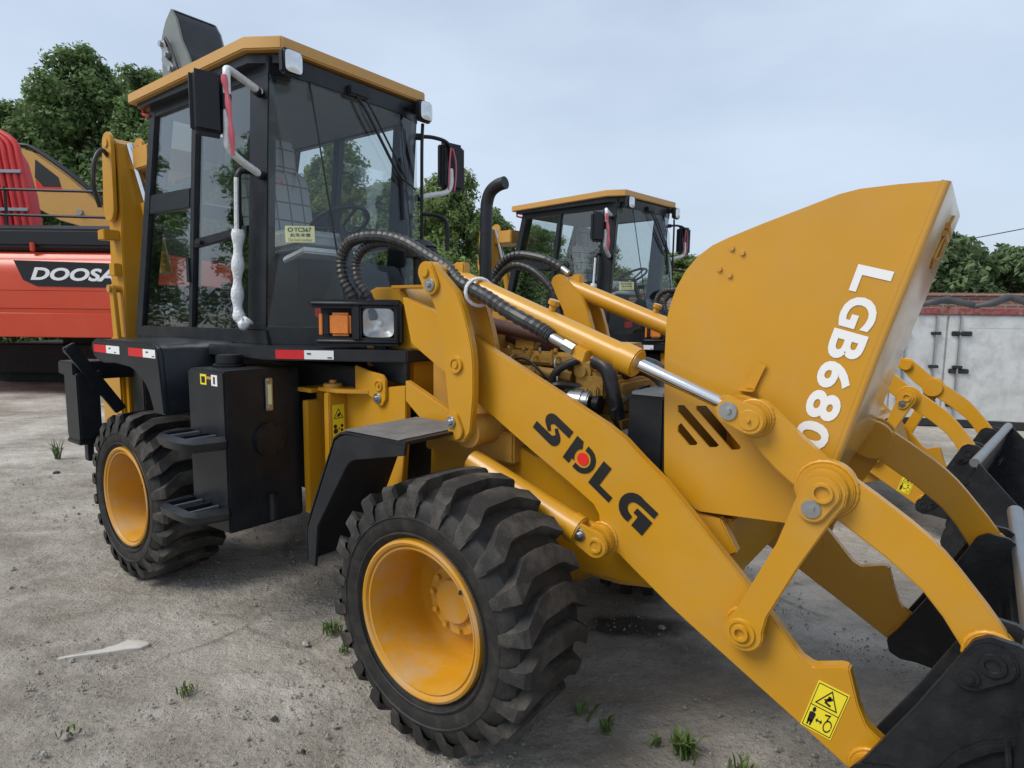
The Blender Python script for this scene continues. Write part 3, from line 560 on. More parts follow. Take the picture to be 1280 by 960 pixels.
    def holed(outer, holes, ya, yb):     # side plate with real slots, triangulated
        bm = bmesh.new()
        def loop(pts): 
            vs = [bm.verts.new((p[0], ya, p[1])) for p in pts]; return [bm.edges.new((vs[i], vs[(i+1)%len(vs)])) for i in range(len(vs))]
        ed = loop(outer)
        for h in holes: ed += loop(h)
        bmesh.ops.triangle_fill(bm, edges=ed, use_beauty=True)
        r = bmesh.ops.extrude_face_region(bm, geom=bm.faces[:])
        bmesh.ops.translate(bm, verts=[g for g in r['geom'] if isinstance(g, bmesh.types.BMVert)], vec=(0, yb-ya, 0))
        bm.verts.index_update(); m = MB(); m.v = [tuple(v.co) for v in bm.verts]; m.f = [tuple(v.index for v in f.verts) for f in bm.faces]; bm.free(); return m
    sl = [[(x-hx, z-hz) for x, z in h] for h in slits]
    near = None
    for s in (-1, 1):
        o = holed(ho, sl, s*.42, s*.408).build('side_panel', YEL, hood, smooth=30)
        if s < 0: near = o
    # top panel with folded edges, follows the right-hand outline
    r_ = .014; prof = [(1.583,2.184),(1.434,1.653),(1.335,1.275),(1.225,1.06)]
    m = MB(); vs = []
    for x, z in prof:
        d = Vector((.964,0,-.266)); q = Vector((x-hx,0,z-hz))
        row = [q+Vector((0,-.4205,0))+d*.0]
        for k in range(5): a = R(90*k/4); row.append(q+Vector((0,-.4205+r_*(1-math.cos(a)),0))+d*(r_*math.sin(a)))
        row2 = [Vector((p.x,-p.y,p.z)) for p in row[::-1]]; vs.append(row+row2)
    n = len(vs[0]); flat = [p for r in vs for p in r]
    m.add(flat, [(i*n+j, i*n+j+1, (i+1)*n+j+1, (i+1)*n+j) for i in range(3) for j in range(n-1)])
    d = Vector((.964,0,-.266)); flat2 = [p-d*.012 for p in flat]; m.add(flat2, [(i*n+j, (i+1)*n+j, (i+1)*n+j+1, i*n+j+1) for i in range(3) for j in range(n-1)])
    m.build('top_panel', YELG, hood, smooth=40)
    MB().slab([(.848-hx,-.41,1.003-hz),(.848-hx,.41,1.003-hz),(1.222-hx,.41,1.03-hz),(1.222-hx,-.41,1.03-hz)], .012).build('front_grille', YEL2, hood)
    MB().slab([(1.57-hx,-.40,2.172-hz),(1.57-hx,.40,2.172-hz),(1.35-hx,.40,2.17-hz),(1.35-hx,-.40,2.17-hz)], .010).build('rear_flange', YEL, hood)
    def hp(y, z, o=.018): return Vector((1.583+(z-2.184)*.2806+o-hx, y, z-hz))      # point just above the top panel
    lat = MB().cyl(hp(-.02,2.095), hp(.20,2.085), .011).cyl(hp(-.02,2.070), hp(.20,2.060), .011)
    lat.tube([hp(.10,2.14), hp(.04,2.09), hp(-.02,1.98), hp(.04,1.95)], .005, 6).tube([hp(.10,2.09), hp(.16,2.00), hp(.10,1.98)], .005, 6); lat.build('hood_latch', YEL2, hood)
    m = MB()
    for x, z in ((.944,2.012),(.983,1.994),(.902,1.938),(.941,1.914)): m.cyl((x-hx,-.42,z-hz),(x-hx,-.428,z-hz),.010,n=10)
    m.build('panel_bolt', YEL2, near)
    m = MB().slab([(1.017-hx,-.43,1.503-hz),(1.056-hx,-.43,1.499-hz),(1.093-hx,-.43,1.592-hz),(1.056-hx,-.43,1.596-hz)], .004).box(1.0-hx,1.06-hx,-.47,-.42,1.493-hz,1.498-hz); m.build('stay_bracket', YEL, near)
    u1 = Vector((-.266,0,-.964)); u2 = Vector((.964,0,-.266)); base = Vector((1.362-hx,-.4225,1.940-hz)); u = 0
    wd = {'L': .092, 'G': .112, 'B': .102, '6': .100, '8': .104, '0': .104}
    for ch in 'LGB680':
        w = wd[ch]*.96; text(ch, .108, base+u1*u, u1, u2, WHT, 'letter', near, fat=.034, width=w); u += w+.011
    # ---- bucket
    bk = empty('bucket', (0,0,0)); bk.parent = P
    pr = [(1.905,.80),(1.895,.70),(1.86,.55),(1.80,.38),(1.75,.24),(1.735,.16),(1.76,.09),(1.83,.05),(1.95,.035),(2.55,.03)]
    po = [(x+.015, z+.018) for x, z in pr][::-1]
    MB().prism(pr+po, 'y', -1.10, 1.10).build('shell', BLK2, bk, smooth=25)
    for s in (-1, 1): MB().prism([(1.93,.82),(1.90,.70),(1.86,.55),(1.80,.38),(1.75,.24),(1.735,.16),(1.76,.09),(1.83,.05),(2.0,.035),(2.52,.03),(2.45,.25)], 'y', s*1.10, s*1.125).build('side_plate', BLK2, bk, bevel=.004)
    MB().cyl((1.905,-1.12,.815),(1.905,1.12,.815),.034,n=20).build('rolled_edge', ALU, bk)
    MB().box(2.4,2.66,-1.13,1.13,.0125,.032).build('cutting_edge', STEEL, bk, bevel=.004)
    for k in range(6): MB().prism([(2.55,.012),(2.82,.016),(2.82,.024),(2.66,.065),(2.55,.065)], 'y', -1.05+.41*k, -.97+.41*k).build('tooth', BLK2, bk, bevel=.005)
    for z in (.58,.66): MB().tube([(1.86+.35*(z-.58)-.006,-1.1,z),(1.86+.35*(z-.58)-.006,1.1,z)], .008, 6).build('weld_seam', BLK2, bk)
    br = [(1.862,.862),(1.79,.868),(1.755,.845),(1.735,.80),(1.631,.586),(1.50,.345),(1.462,.29),(1.475,.235),(1.52,.215),(1.58,.22),(1.77,.20),(1.82,.38),(1.88,.55),(1.91,.75),(1.90,.83)]
    for s in (-1, 1):
        for k, (a, b) in enumerate(((.622,.592),(.475,.445))):
            o = MB().prism(br, 'y', s*a, s*b).build('bracket_plate', BLK2, bk, bevel=.004)
            if k == 0:
                for (c0, c1) in (((1.803,.795),(1.755,.742)), ((1.527,.298),(1.585,.33))):
                    MB().prism(capsule(c0,.058,c1,.045), 'y', s*a, s*(a+.014)).build('pin_lug', BLK2, o, bevel=.006)
                    m2 = MB(); m2.lathe([(s*(a+.014),.034),(s*(a+.022),.032),(s*(a+.022),.020),(s*(a+.016),.018),(s*(a+.016),.0005)], c0, 24); m2.build('pin', BLK2, o)
                    MB().cyl((c1[0],s*(a+.014),c1[1]),(c1[0],s*(a+.022),c1[1]),.024).cyl((c1[0],s*(a+.022),c1[1]),(c1[0],s*(a+.034),c1[1]),.012,n=6).build('bolt', BLK2, o, bevel=.002)
                MB().prism([(1.70,.21),(1.66,.30),(1.685,.40),(1.74,.50),(1.80,.56),(1.88,.60),(1.90,.585),(1.82,.53),(1.76,.47),(1.71,.385),(1.69,.30),(1.73,.21)], 'y', s*a, s*(a+.02)).build('stiffener', BLK2, o, bevel=.008)
                MB().prism([(1.78,.16),(1.735,.24),(1.75,.36),(1.82,.48),(1.90,.54),(1.91,.50),(1.85,.43),(1.79,.32),(1.79,.24),(1.82,.16)], 'y', s*a, s*(a+.34)).build('back_rib', BLK2, o, bevel=.01)
    # ---- front mudguards
    for s in (-1, 1):
        o = MB().prism([(-.209,1.203),(-.60,1.196),(-.645,1.183),(-.68,1.16),(-.911,.687),(-.911,.52),(-.93,.52),(-.93,.70),(-.695,1.176),(-.65,1.204),(-.60,1.212),(-.209,1.219)], 'y', s*.97, s*.50).build('mudguard', BLK, P, bevel=.003)
        MB().prism([(-.209,1.203),(-.219,1.157),(-.55,1.089),(-.585,1.072),(-.609,1.042),(-.832,.717),(-.86,.50),(-.925,.50),(-.92,.70),(-.69,1.170),(-.645,1.197),(-.60,1.205)], 'y', s*.97, s*.955).build('skirt', BLK, o, bevel=.002)
        MB().box(-.62,-.25,s*.97 if s<0 else s*.50, s*.50 if s<0 else s*.97, 1.2195,1.222).build('rubber_mat', mat('worn_grey_top', (.13,.125,.12), .8, vary=.4, nscale=10, dust=.4) if s < 0 else UNDER, o, smooth=0)
        MB().box(-.56,-.50,s*.36 if s>0 else s*.58, s*.58 if s>0 else s*.36, 1.13,1.197).build('support', BLK, o)
    # ---- rear mudguards with platform
    fo = [(-3.10,1.50),(-3.08,1.545),(-3.03,1.562),(-2.24,1.562),(-2.17,1.548),(-2.135,1.51),(-2.085,1.145),(-2.216,1.145),(-2.24,1.20),(-2.269,1.256),(-2.31,1.305),(-2.365,1.345),(-2.44,1.38),(-2.524,1.403),(-2.728,1.416),(-2.916,1.408),(-3.00,1.42),(-3.06,1.445)]
    for s in (-1, 1):
        o = MB().prism(fo, 'y', s*1.105, s*1.075).build('mudguard', BLK, P, bevel=.008)
        MB().prism([(-3.09,1.48),(-3.07,1.545),(-3.03,1.559),(-2.24,1.559),(-2.175,1.545),(-2.14,1.51),(-2.09,1.145),(-2.11,1.145),(-2.16,1.50),(-2.19,1.525),(-2.24,1.54),(-3.03,1.54),(-3.07,1.50)], 'y', s*1.076, s*.60).build('top_sheet', BLK, o, bevel=.006)
        if s < 0:
            for x in (-3.05,-2.52):
                MB().box(x,x+.20,-1.1068,-1.1052,1.475,1.525).build('red_tape', REDT, o, smooth=0); MB().box(x+.2005,x+.40 if x < -3 else x+.36,-1.1068,-1.1052,1.475,1.525).build('white_tape', WHT, o, smooth=0)
                MB().box(x+.24,x+.27,-1.1075,-1.1069,1.503,1.512).box(x+.32,x+.35,-1.1075,-1.1069,1.482,1.488).build('tape_print', INK, o, smooth=0)
        MB().box(-2.10,-1.62,s*.60 if s>0 else s*1.0, s*1.0 if s>0 else s*.60, 1.535,1.553).build('platform_wing', BLK, o, bevel=.004) if False else None
    plat = [(-3.62,-.60),(-2.14,-.60),(-2.14,-.80),(-1.50,-.80),(-.82,-.375),(-.82,.375),(-1.50,.80),(-2.14,.80),(-2.14,.60),(-3.62,.60)]
    pf = MB().prism(plat, 'z', 1.485, 1.552).build('platform', BLK, P, bevel=.006)
    tdir = Vector((.68,.425,0)).normalized(); tn = Vector((tdir.y,-tdir.x,0)); t0 = Vector((-1.455,-.772,0))
    def tape(a, b, z0, z1, mt, nm, off=.0016): 
        p, q = t0+tdir*a+tn*off, t0+tdir*b+tn*off; MB().slab([(p.x,p.y,z0),(q.x,q.y,z0),(q.x,q.y,z1),(p.x,p.y,z1)], .001).build(nm, mt, pf, smooth=0)
    tape(.0,.165,1.495,1.545,REDT,'red_tape'); tape(.166,.335,1.495,1.545,WHT,'white_tape'); tape(.182,.205,1.522,1.530,INK,'tape_print',.0035); tape(.30,.325,1.502,1.508,INK,'tape_print',.0035)
    for s in (-1, 1):
        MB().prism([(-.82,1.485),(-1.16,1.485),(-1.05,1.42),(-.98,1.375),(-.82,1.36)], 'y', s*.345, s*.375).build('corner_plate', BLK, pf, bevel=.004)
    # headlights on the platform corners
    for s in (-1, 1):
        hl = empty('headlight', (0,0,0)); hl.parent = P
        A = Vector((-1.31,s*.655,0)); dv = Vector((.80,-s*.60,0)).normalized() if s > 0 else Vector((.80,.60,0)).normalized(); nv = Vector((.60,s*.80,0)).normalized()
        Z = Vector((0,0,1)); Lb = .515
        def ob(u0, u1, n0, n1, z0, z1, nm, mt, bv=.008, par=None):
            c = A+dv*((u0+u1)/2)+nv*((n0+n1)/2)+Z*((z0+z1)/2); return MB().obox(c, dv*((u1-u0)/2), nv*((n1-n0)/2), Z*((z1-z0)/2)).build(nm, mt, par or hl, bevel=bv, seg=3)
        ob(0,Lb+.004,-.18,.026,1.780,1.830,'housing_top',DARK,.022); ob(.03,Lb+.004,-.18,.026,1.572,1.618,'housing_bottom',DARK,.020)
        ob(.245,.297,-.14,.022,1.60,1.80,'housing_divider',DARK,.010); ob(.478,Lb+.006,-.18,.028,1.574,1.828,'housing_end',DARK,.020); ob(.03,Lb,-.18,-.13,1.60,1.80,'housing_back',DARK,.004)
        def ob_lens(u0, u1, n0, bulge, z0, z1, nm, mt, k=9, pw=5):
            m = MB(); g = []
            for j in range(k+1):
                for i in range(k+1):
                    a, b = 2*i/k-1, 2*j/k-1; q = max(abs(a), abs(b)); L = (abs(a)**pw+abs(b)**pw)**(1/pw); sc = q/L if L > 0 else 1
                    g.append(A+dv*((u0+u1)/2+a*sc*(u1-u0)/2)+nv*(n0+bulge*(1-q*q))+Z*((z0+z1)/2+b*sc*(z1-z0)/2))
            m.add(g, [(j*(k+1)+i, j*(k+1)+i+1, (j+1)*(k+1)+i+1, (j+1)*(k+1)+i) for j in range(k) for i in range(k)]); return m.build(nm, mt, hl, smooth=60)
        ob_lens(.302,.476,-.012,-.055,1.620,1.780,'reflector',REFL); ob_lens(.298,.480,.004,.020,1.616,1.784,'lamp_lens',LENSG)
        MB().cyl(A+dv*.39+nv*-.06+Z*1.70, A+dv*.39+nv*-.02+Z*1.70, .018, .012, 12).build('bulb', WHT, hl)
        ob(.115,.235,-.06,.004,1.625,1.755,'turn_signal',ORG,.016); ob(.055,.075,-.06,-.006,1.63,1.75,'turn_signal_edge',ORG,.004); ob(.078,.112,-.06,-.008,1.63,1.75,'turn_signal_clip',DARK,.004)
        ob(.35,.42,-.14,-.06,1.545,1.58,'bracket',DARK,.004)
    # ---- yellow hinge box under the platform corner
    for s in (-1, 1):
        o = MB().prism([(-1.25,.70),(-1.25,1.30),(-.755,1.37),(-.755,1.12),(-.80,.70)], 'y', s*.45, s*.41).build('hinge_plate', YEL, P, bevel=.004)
        MB().box(-1.30,-1.25,s*.41 if s>0 else s*.575, s*.575 if s>0 else s*.41, .70,1.298).build('hinge_post', YEL, o, bevel=.006)
        MB().prism([(-1.37,-.565),(-1.20,-.565),(-1.03,-.47),(-1.03,-.40),(-1.37,-.40)] if s<0 else [(-1.37,.565),(-1.20,.565),(-1.03,.47),(-1.03,.40),(-1.37,.40)], 'z', 1.300, 1.324).build('tongue', YEL, o, bevel=.004)
        MB().cyl((-1.31,s*.50,1.32),(-1.31,s*.50,1.345),.055).cyl((-1.31,s*.50,1.345),(-1.31,s*.50,1.365),.022,n=6).build('bolt', YEL2, o, bevel=.003)
        MB().prism([(-1.15,1.31),(-1.15,1.46),(-1.03,1.432)]+[(-.915,1.418),(-.893,1.39),(-.893,1.285),(-.92,1.245),(-.96,1.24),(-1.0,1.28),(-1.10,1.32)], 'y', s*.45, s*.468).build('pin_lug', YEL, o, bevel=.004)
        MB().cyl((-.959,s*.468,1.284),(-.959,s*.476,1.284),.030).cyl((-.959,s*.476,1.284),(-.959,s*.490,1.284),.014,n=6).build('bolt', STEEL, o, bevel=.002)
        m2 = MB(); m2.lathe([(s*.468,.034),(s*.476,.032),(s*.476,.022),(s*.470,.02),(s*.470,.012),(s*.48,.010),(s*.48,.0005)], (-.949,1.358), 24); m2.build('pin', YEL, o)
        if s < 0:
            st = MB().box(-1.250,-1.2485,-.552,-.470,1.035,1.225).build('warning_sticker', LBL, o, smooth=0)
            m = MB(); T = [Vector((-.546,1.145)), Vector((-.478,1.145)), Vector((-.512,1.205))]; g = (T[0]+T[1]+T[2])/3
            for i in range(3):
                u_, v_ = T[i], T[(i+1)%3]; m.prism([tuple(u_), tuple(v_), tuple(g+(v_-g)*.80), tuple(g+(u_-g)*.80)], 'x', -1.2485, -1.2478)
            m.prism([(-.525,1.155),(-.505,1.155),(-.495,1.178),(-.515,1.175)], 'x', -1.2485, -1.2478)
            for c, r_ in (((-.535,1.10),.012),((-.532,1.072),.016),((-.488,1.10),.010),((-.489,1.075),.009)): m.prism(arc(c, r_, 0, 330, 10), 'x', -1.2485, -1.2478)
            m.prism([(-.516,1.082),(-.502,1.082),(-.502,1.088),(-.516,1.088)], 'x', -1.2485, -1.2478); m.build('warning_print', INK, st, smooth=0)
        q = MB().box(-1.47,-1.42,s*.50 if s<0 else s*.42, s*.42 if s<0 else s*.50, .56,1.29); q.box(-1.47,-1.42,s*.598 if s<0 else s*.50, s*.50 if s<0 else s*.598, .56,1.24); q.build('chassis_post', YEL, P, bevel=.004)
        MB().box(-1.52,-1.38,s*.60 if s<0 else s*.41, s*.41 if s<0 else s*.60, 1.29,1.315).build('post_cap', YEL, P, bevel=.003)
    # ---- tank, steps
    tk = MB().prism([(-1.90,.53),(-1.90,1.425),(-1.86,1.437),(-1.51,1.437),(-1.505,.545),(-1.52,.54)], 'y', -1.05, -.585).build('fuel_tank', BLK, P, bevel=.010)
    MB().cyl((-1.79,-.86,1.437),(-1.79,-.86,1.452),.095,n=28).cyl((-1.79,-.86,1.452),(-1.79,-.86,1.505),.072,n=24).build('filler_cap', DARK, tk, bevel=.008)
    m = MB().box(-1.503,-1.488,-.818,-.775,1.20,1.385); sg = m.build('sight_glass', STEEL, tk, bevel=.004); MB().box(-1.489,-1.484,-.806,-.787,1.235,1.35).build('tube', PALE, sg); 
    for z in (1.215,1.37): MB().cyl((-1.49,-.797,z),(-1.478,-.797,z),.012,n=12).build('bolt', STEEL, sg)
    cv = MB().cyl((-1.506,-.795,1.035),(-1.490,-.795,1.035),.098,n=36).build('cover_plate', BLK, tk, bevel=.003)
    for k in range(6): MB().cyl((-1.49,-.795+.085*math.cos(k*math.pi/3),1.035+.085*math.sin(k*math.pi/3)),(-1.482,-.795+.085*math.cos(k*math.pi/3),1.035+.085*math.sin(k*math.pi/3)),.009,n=8).build('bolt', BLK, cv)
    MB().cyl((-1.50,-.79,.56),(-1.50,-.79,.72),.028,n=14).build('drain_pipe', BLK, tk, bevel=.006)
    s1 = MB().box(-1.755,-1.69,-1.0515,-1.0502,1.352,1.41).build('sticker', LBL, tk, smooth=0); MB().box(-1.742,-1.703,-1.0524,-1.0516,1.362,1.398).build('print', INK, s1, smooth=0)
    s2 = MB().box(-1.637,-1.575,-1.0515,-1.0502,1.352,1.412).build('sticker', WHT, tk, smooth=0); MB().box(-1.615,-1.597,-1.0524,-1.0516,1.362,1.402).build('print', INK, s2, smooth=0)
    MB().box(-1.69,-1.638,-1.0515,-1.0502,1.385,1.40).build('sticker', YEL2, tk, smooth=0)
    for z in (1.085,.69):
        o = MB().prism([(-1.93,-1.05),(-1.90,-1.20),(-1.86,-1.225),(-1.60,-1.225),(-1.56,-1.20),(-1.52,-1.05)], 'z', z-.075, z-.058).build('step', BLK, tk, bevel=.003)
        m = MB().tube([(-1.93,-1.05,z-.03),(-1.90,-1.20,z-.03),(-1.86,-1.225,z-.03),(-1.60,-1.225,z-.03),(-1.56,-1.20,z-.03),(-1.52,-1.05,z-.03)], .032, 4); m.build('step_rim', BLK, o)
        for k in range(4): MB().box(-1.885+.09*k,-1.865+.09*k,-1.215,-1.055,z-.058,z).build('tread_bar', ALU if k % 2 else BLK, o, bevel=.003)
    MB().prism([(-1.90,.53),(-1.90,1.425),(-1.51,1.437),(-1.505,.545)], 'y', .585, 1.05).build('battery_box', BLK, P, bevel=.010)
    # ---- cab
    cab = empty('cab', (0,0,0)); cab.parent = P
    WH = .60
    m = MB()
    zb, zt = 1.552, 3.19
    for s in (-1, 1):
        a, b = (s*WH, s*(WH-.06))
        m.prism([(-3.635,1.60),(-3.525,1.60),(-3.12,3.16),(-3.205,3.17)], 'y', a, b)                      # rear pillar
        m.prism([(-2.79,1.64),(-2.735,1.64),(-2.535,3.14),(-2.60,3.14)], 'y', a, b)                         # middle post
        m.prism([(-2.035,1.62),(-1.825,1.62),(-1.712,3.16),(-1.905,3.16)], 'y', a-s*.003, b)                # front pillar
        m.prism([(-3.64,1.552),(-1.80,1.552),(-1.815,1.645),(-3.62,1.632)], 'y', a+s*.002, b)               # sill
        m.prism([(-3.215,3.12),(-1.71,3.12),(-1.70,3.225),(-3.20,3.225)], 'y', a-s*.002, b)                 # header
        m.prism([(-3.395,2.46),(-2.70,2.455),(-2.69,2.585),(-3.36,2.595)], 'y', a-s*.004, b)                # cross rail rear
        m.prism([(-2.69,2.178),(-2.00,2.238),(-2.00,2.288),(-2.68,2.24)], 'y', a-s*.004, b)                 # door rail
    m.build('frame', BLK, cab, bevel=.005)
    def quad4(p): return [Vector(q) for q in p]
    WTL, WBL = (-1.655,-.365,3.15), (-1.395,-.30,1.66)
    wtr, wbr = (-1.655,.365,3.15), (-1.395,.30,1.66)
    # rear wall, front lower skirt
    m = MB().box(-3.60,-3.54,-.54,.54,1.60,1.95); m.slab([(-3.57,-.55,1.9),(-3.57,-.47,1.9),(-3.17,-.47,3.16),(-3.17,-.55,3.16)], .05); m.slab([(-3.57,.47,1.9),(-3.57,.55,1.9),(-3.17,.55,3.16),(-3.17,.47,3.16)], .05)
    m.slab([(-3.35,-.54,2.5),(-3.35,.54,2.5),(-3.31,.54,2.6),(-3.31,-.54,2.6)], .05); m.build('rear_panel', BLK, cab, bevel=.003)
    m = MB().prism([(-1.83,-.597),(-1.385,-.305),(-1.385,.305),(-1.83,.597),(-1.87,.56),(-1.42,.29),(-1.42,-.29),(-1.87,-.56)], 'z', 1.552, 1.665); m.build('front_sill', BLK, cab, bevel=.004)
    m = MB().prism([(-1.72,-.597),(-1.64,-.37),(-1.64,.37),(-1.72,.597),(-1.78,.56),(-1.69,.34),(-1.69,-.34),(-1.78,-.56)], 'z', 3.125, 3.225); m.build('front_header', BLK, cab, bevel=.004)
    m = MB().prism([(-3.55,-.55),(-1.86,-.55),(-1.42,-.28),(-1.42,.28),(-1.86,.55),(-3.55,.55)], 'z', 1.556, 1.58); m.build('floor', UNDER, cab)
    m = MB().prism([(-3.15,-.53),(-1.80,-.53),(-1.70,-.33),(-1.70,.33),(-1.80,.53),(-3.15,.53)], 'z', 3.13, 3.15); m.build('headliner', mat('headliner', (.16,.17,.18), .85), cab)
    # glazing
    def pane(pts, mt=GLS, t=.005): return MB().slab(pts, t).build('window', mt, cab, smooth=0)
    pane([(-1.652,-.36,3.13),(-1.40,-.297,1.66),(-1.40,.297,1.66),(-1.652,.36,3.13)])
    for s in (-1, 1):
        pane([(-1.715,s*.588,3.13),(-1.825,s*.588,1.65),(-1.40,s*.302,1.66),(-1.652,s*.368,3.13)], GLS)
        y = s*.575
        pane([(-3.10,y,3.13),(-3.36,y,2.59),(-2.69,y,2.58),(-2.61,y,3.13)], GLSD); pane([(-3.395,y,2.47),(-3.53,y,1.63),(-2.785,y,1.64),(-2.70,y,2.46)], GLSD)
        dp = pane([(-2.60,y,3.13),(-2.68,y,2.23),(-2.0,y,2.28),(-1.90,y,3.13)], GLSD); pane([(-2.685,y,2.19),(-2.74,y,1.635),(-2.03,y,1.635),(-2.0,y,2.245)], GLSD)
        jt = MB().tube([(-1.652,s*.364,3.13),(-1.398,s*.300,1.66)], .005, 6).build('glass_seal', DARK, cab)
    pane([(-3.55,-.47,1.95),(-3.55,.47,1.95),(-3.34,.47,2.5),(-3.34,-.47,2.5)]); pane([(-3.30,-.47,2.6),(-3.30,.47,2.6),(-3.18,.47,3.12),(-3.18,-.47,3.12)])
    for s in (-1,): MB().box(-2.62,-2.54,-.618,-.60,2.20,2.225).box(-2.76,-2.72,-.612,-.60,1.95,2.12).build('door_latch', DARK, cab, bevel=.004)
    # roof
    rp = [(-3.31,-.70),(-1.80,-.70),(-1.612,-.575),(-1.612,.575),(-1.80,.70),(-3.31,.70)]
    m = MB(); zt0, zt1, zb0, zb1 = 3.285, 3.318, 3.215, 3.245
    top = [(x, y, zt0+(zt1-zt0)*(x+3.31)/1.7) for x, y in rp]; bot = [(x, y, zb0+(zb1-zb0)*(x+3.31)/1.7) for x, y in rp]
    m.add(top+bot, [tuple(range(6)), tuple(range(11,5,-1))]+[(i,(i+1)%6,6+(i+1)%6,6+i) for i in range(6)]); rf = m.build('roof', ROOFP, cab, bevel=.008)
    m = MB().prism([(-3.26,-.66),(-1.82,-.66),(-1.65,-.54),(-1.65,.54),(-1.82,.66),(-3.26,.66)], 'z', 3.185, 3.232); m.build('roof_underside', BLK, rf)
    MB().tube([(-3.30,-.60,3.2),(-3.30,-.60,3.165),(-3.20,-.60,3.14)], .012, 8).build('roof_pipe', REDT, rf)
    for s in (-1, 1):
        wl = MB().obox((-1.585,s*.535,3.172),(.03,0,0),(0,.066,0),(0,0,.070)).build('work_light', DARK, cab, bevel=.016, seg=3)
        lens_patch((-1.5535,s*.535,3.172),(0,.056,0),(0,0,.060),(.004,0,0),'lamp_lens',LENS,wl); MB().box(-1.64,-1.61,s*.535-.02,s*.535+.02,3.17,3.24).build('bracket', DARK, wl)
    wp = MB().tube([(-1.625,-.05,3.16),(-1.59,.02,3.05),(-1.545,.20,2.75),(-1.53,.27,2.66)], .010, 6).tube([(-1.625,.02,3.16),(-1.59,.08,3.05),(-1.545,.26,2.75),(-1.53,.31,2.66)], .007, 6).build('wiper_arm', DARK, cab)
    MB().obox((-1.548,.285,2.60),(-.035,.02,.21),(0,.007,0),(.010,0,0)).build('wiper_blade', DARK, wp); MB().box(-1.66,-1.60,-.10,.06,3.13,3.185).build('wiper_motor', DARK, wp, bevel=.008)
    MB().tube([(-1.53,.27,2.66),(-1.52,.36,2.62),(-1.515,.38,2.60)], .006, 6).build('wiper_link', DARK, wp)
    # sale sticker on the quarter glass
    def qg(u, v, off=.006):
        a, b, c, d = Vector((-1.715,-.588,3.13)), Vector((-1.652,-.368,3.13)), Vector((-1.40,-.302,1.66)), Vector((-1.825,-.588,1.65))
        p = (a*(1-u)+b*u)*(1-v)+(d*(1-u)+c*u)*v; n = (b-a).cross(d-a).normalized(); n = n if n.x > 0 else -n; return p+n*off
    U0, U1, V0, V1 = .245, .70, .582, .648
    ea = (qg(U1,V0)-qg(U0,V0)); eb = (qg(U0,V0)-qg(U0,V1)); wS, hS = ea.length, eb.length; ea.normalize(); eb = (eb-ea*eb.dot(ea)).normalized(); o0 = qg(U0,V1,.020); nS = ea.cross(eb)
    st = MB().slab([o0, o0+ea*wS, o0+ea*wS+eb*hS, o0+eb*hS], -.012).build('sale_sticker', PALE, cab, smooth=0); o0 = o0+nS*.0015
    text('YC567', hS*.27, o0+ea*wS*.30+eb*hS*.64, ea, eb, INK, 'print', st, fat=.02, width=wS*.60); text('\u6b64\u8f66\u672a\u552e', hS*.22, o0+ea*wS*.16+eb*hS*.34, ea, eb, INK, 'print', st, fat=.015, width=wS*.70)
    text('The land number', hS*.18, o0+ea*wS*.08+eb*hS*.07, ea, eb, mat('brown_ink', (.25,.15,.06), .5), 'print', st, width=wS*.84)
    m = MB(); c0 = o0+ea*wS*.18+eb*hS*.77
    for k in range(12):
        a0, a1 = k*math.pi/6, (k+1)*math.pi/6; f = lambda a, r: c0+ea*(math.cos(a)*r*1.3)+eb*(math.sin(a)*r); m.add([f(a0,hS*.13), f(a1,hS*.13), f(a1,hS*.08), f(a0,hS*.08)], [(0,1,2,3)])
    m.build('print', INK, st, smooth=0)
    # mirrors
    def mirror(s):
        mr = empty('mirror', (0,0,0)); mr.parent = cab
        cx, cyy, cz = -1.72, s*.965, 2.86
        sh = MB().obox((cx,cyy,cz),(.045,s*.02,0),(-.02,s*.085,0),(0,0,.165)).build('shell', DARK, mr, bevel=.028, seg=3)
        MB().obox((cx-.047,cyy-s*.02,cz),(.003,0,0),(-.01,.09,0),(0,0,.14)).build('mirror_glass', CHR, sh)
        a = MB().tube(catmull([(-1.78,s*.61,3.03),(-1.74,s*.74,3.055),(-1.68,s*.86,3.06),(-1.655,s*.885,3.02),(-1.66,s*.885,2.90),(-1.67,s*.885,2.70),(-1.67,s*.88,2.645),(-1.70,s*.80,2.60),(-1.78,s*.63,2.56)], 5), .021, 10).build('mirror_arm', WRAP, mr, smooth=60)
        MB().cyl((-1.657,s*.887,2.92),(-1.662,s*.887,2.84),.024).build('arm_sleeve', DARK, a)
        MB().tube(catmull([(-1.64,s*.91,3.01),(-1.63,s*.90,2.90),(-1.615,s*.895,2.75),(-1.63,s*.88,2.60)]), [.014+.004*math.sin(i) for i in range(19)], 6).build('ribbon', PINK, a)
        for z in (3.03,2.56): MB().cyl((-1.80,s*.60,z),(-1.77,s*.65,z),.028).build('arm_clamp', DARK, mr, bevel=.004)
    mirror(-1)
    mr = empty('mirror', (0,0,0)); mr.parent = cab
    sh = MB().obox((-1.66,.905,2.865),(.045,-.02,0),(.02,.115,0),(0,0,.178)).build('shell', DARK, mr, bevel=.030, seg=3)
    MB().obox((-1.708,.915,2.865),(.003,0,0),(.01,.095,0),(0,0,.15)).build('mirror_glass', CHR, sh)
    a_ = MB().tube(catmull([(-1.70,.60,3.035),(-1.66,.70,3.045),(-1.62,.80,3.03),(-1.61,.845,2.98),(-1.615,.85,2.90)], 5), .014, 10).build('mirror_arm', DARK, mr, smooth=60)
    MB().tube(catmull([(-1.615,.85,2.84),(-1.61,.845,2.72),(-1.62,.80,2.66),(-1.66,.70,2.63),(-1.70,.60,2.60)], 5), .020, 10).build('mirror_arm', WRAP, mr, smooth=60)
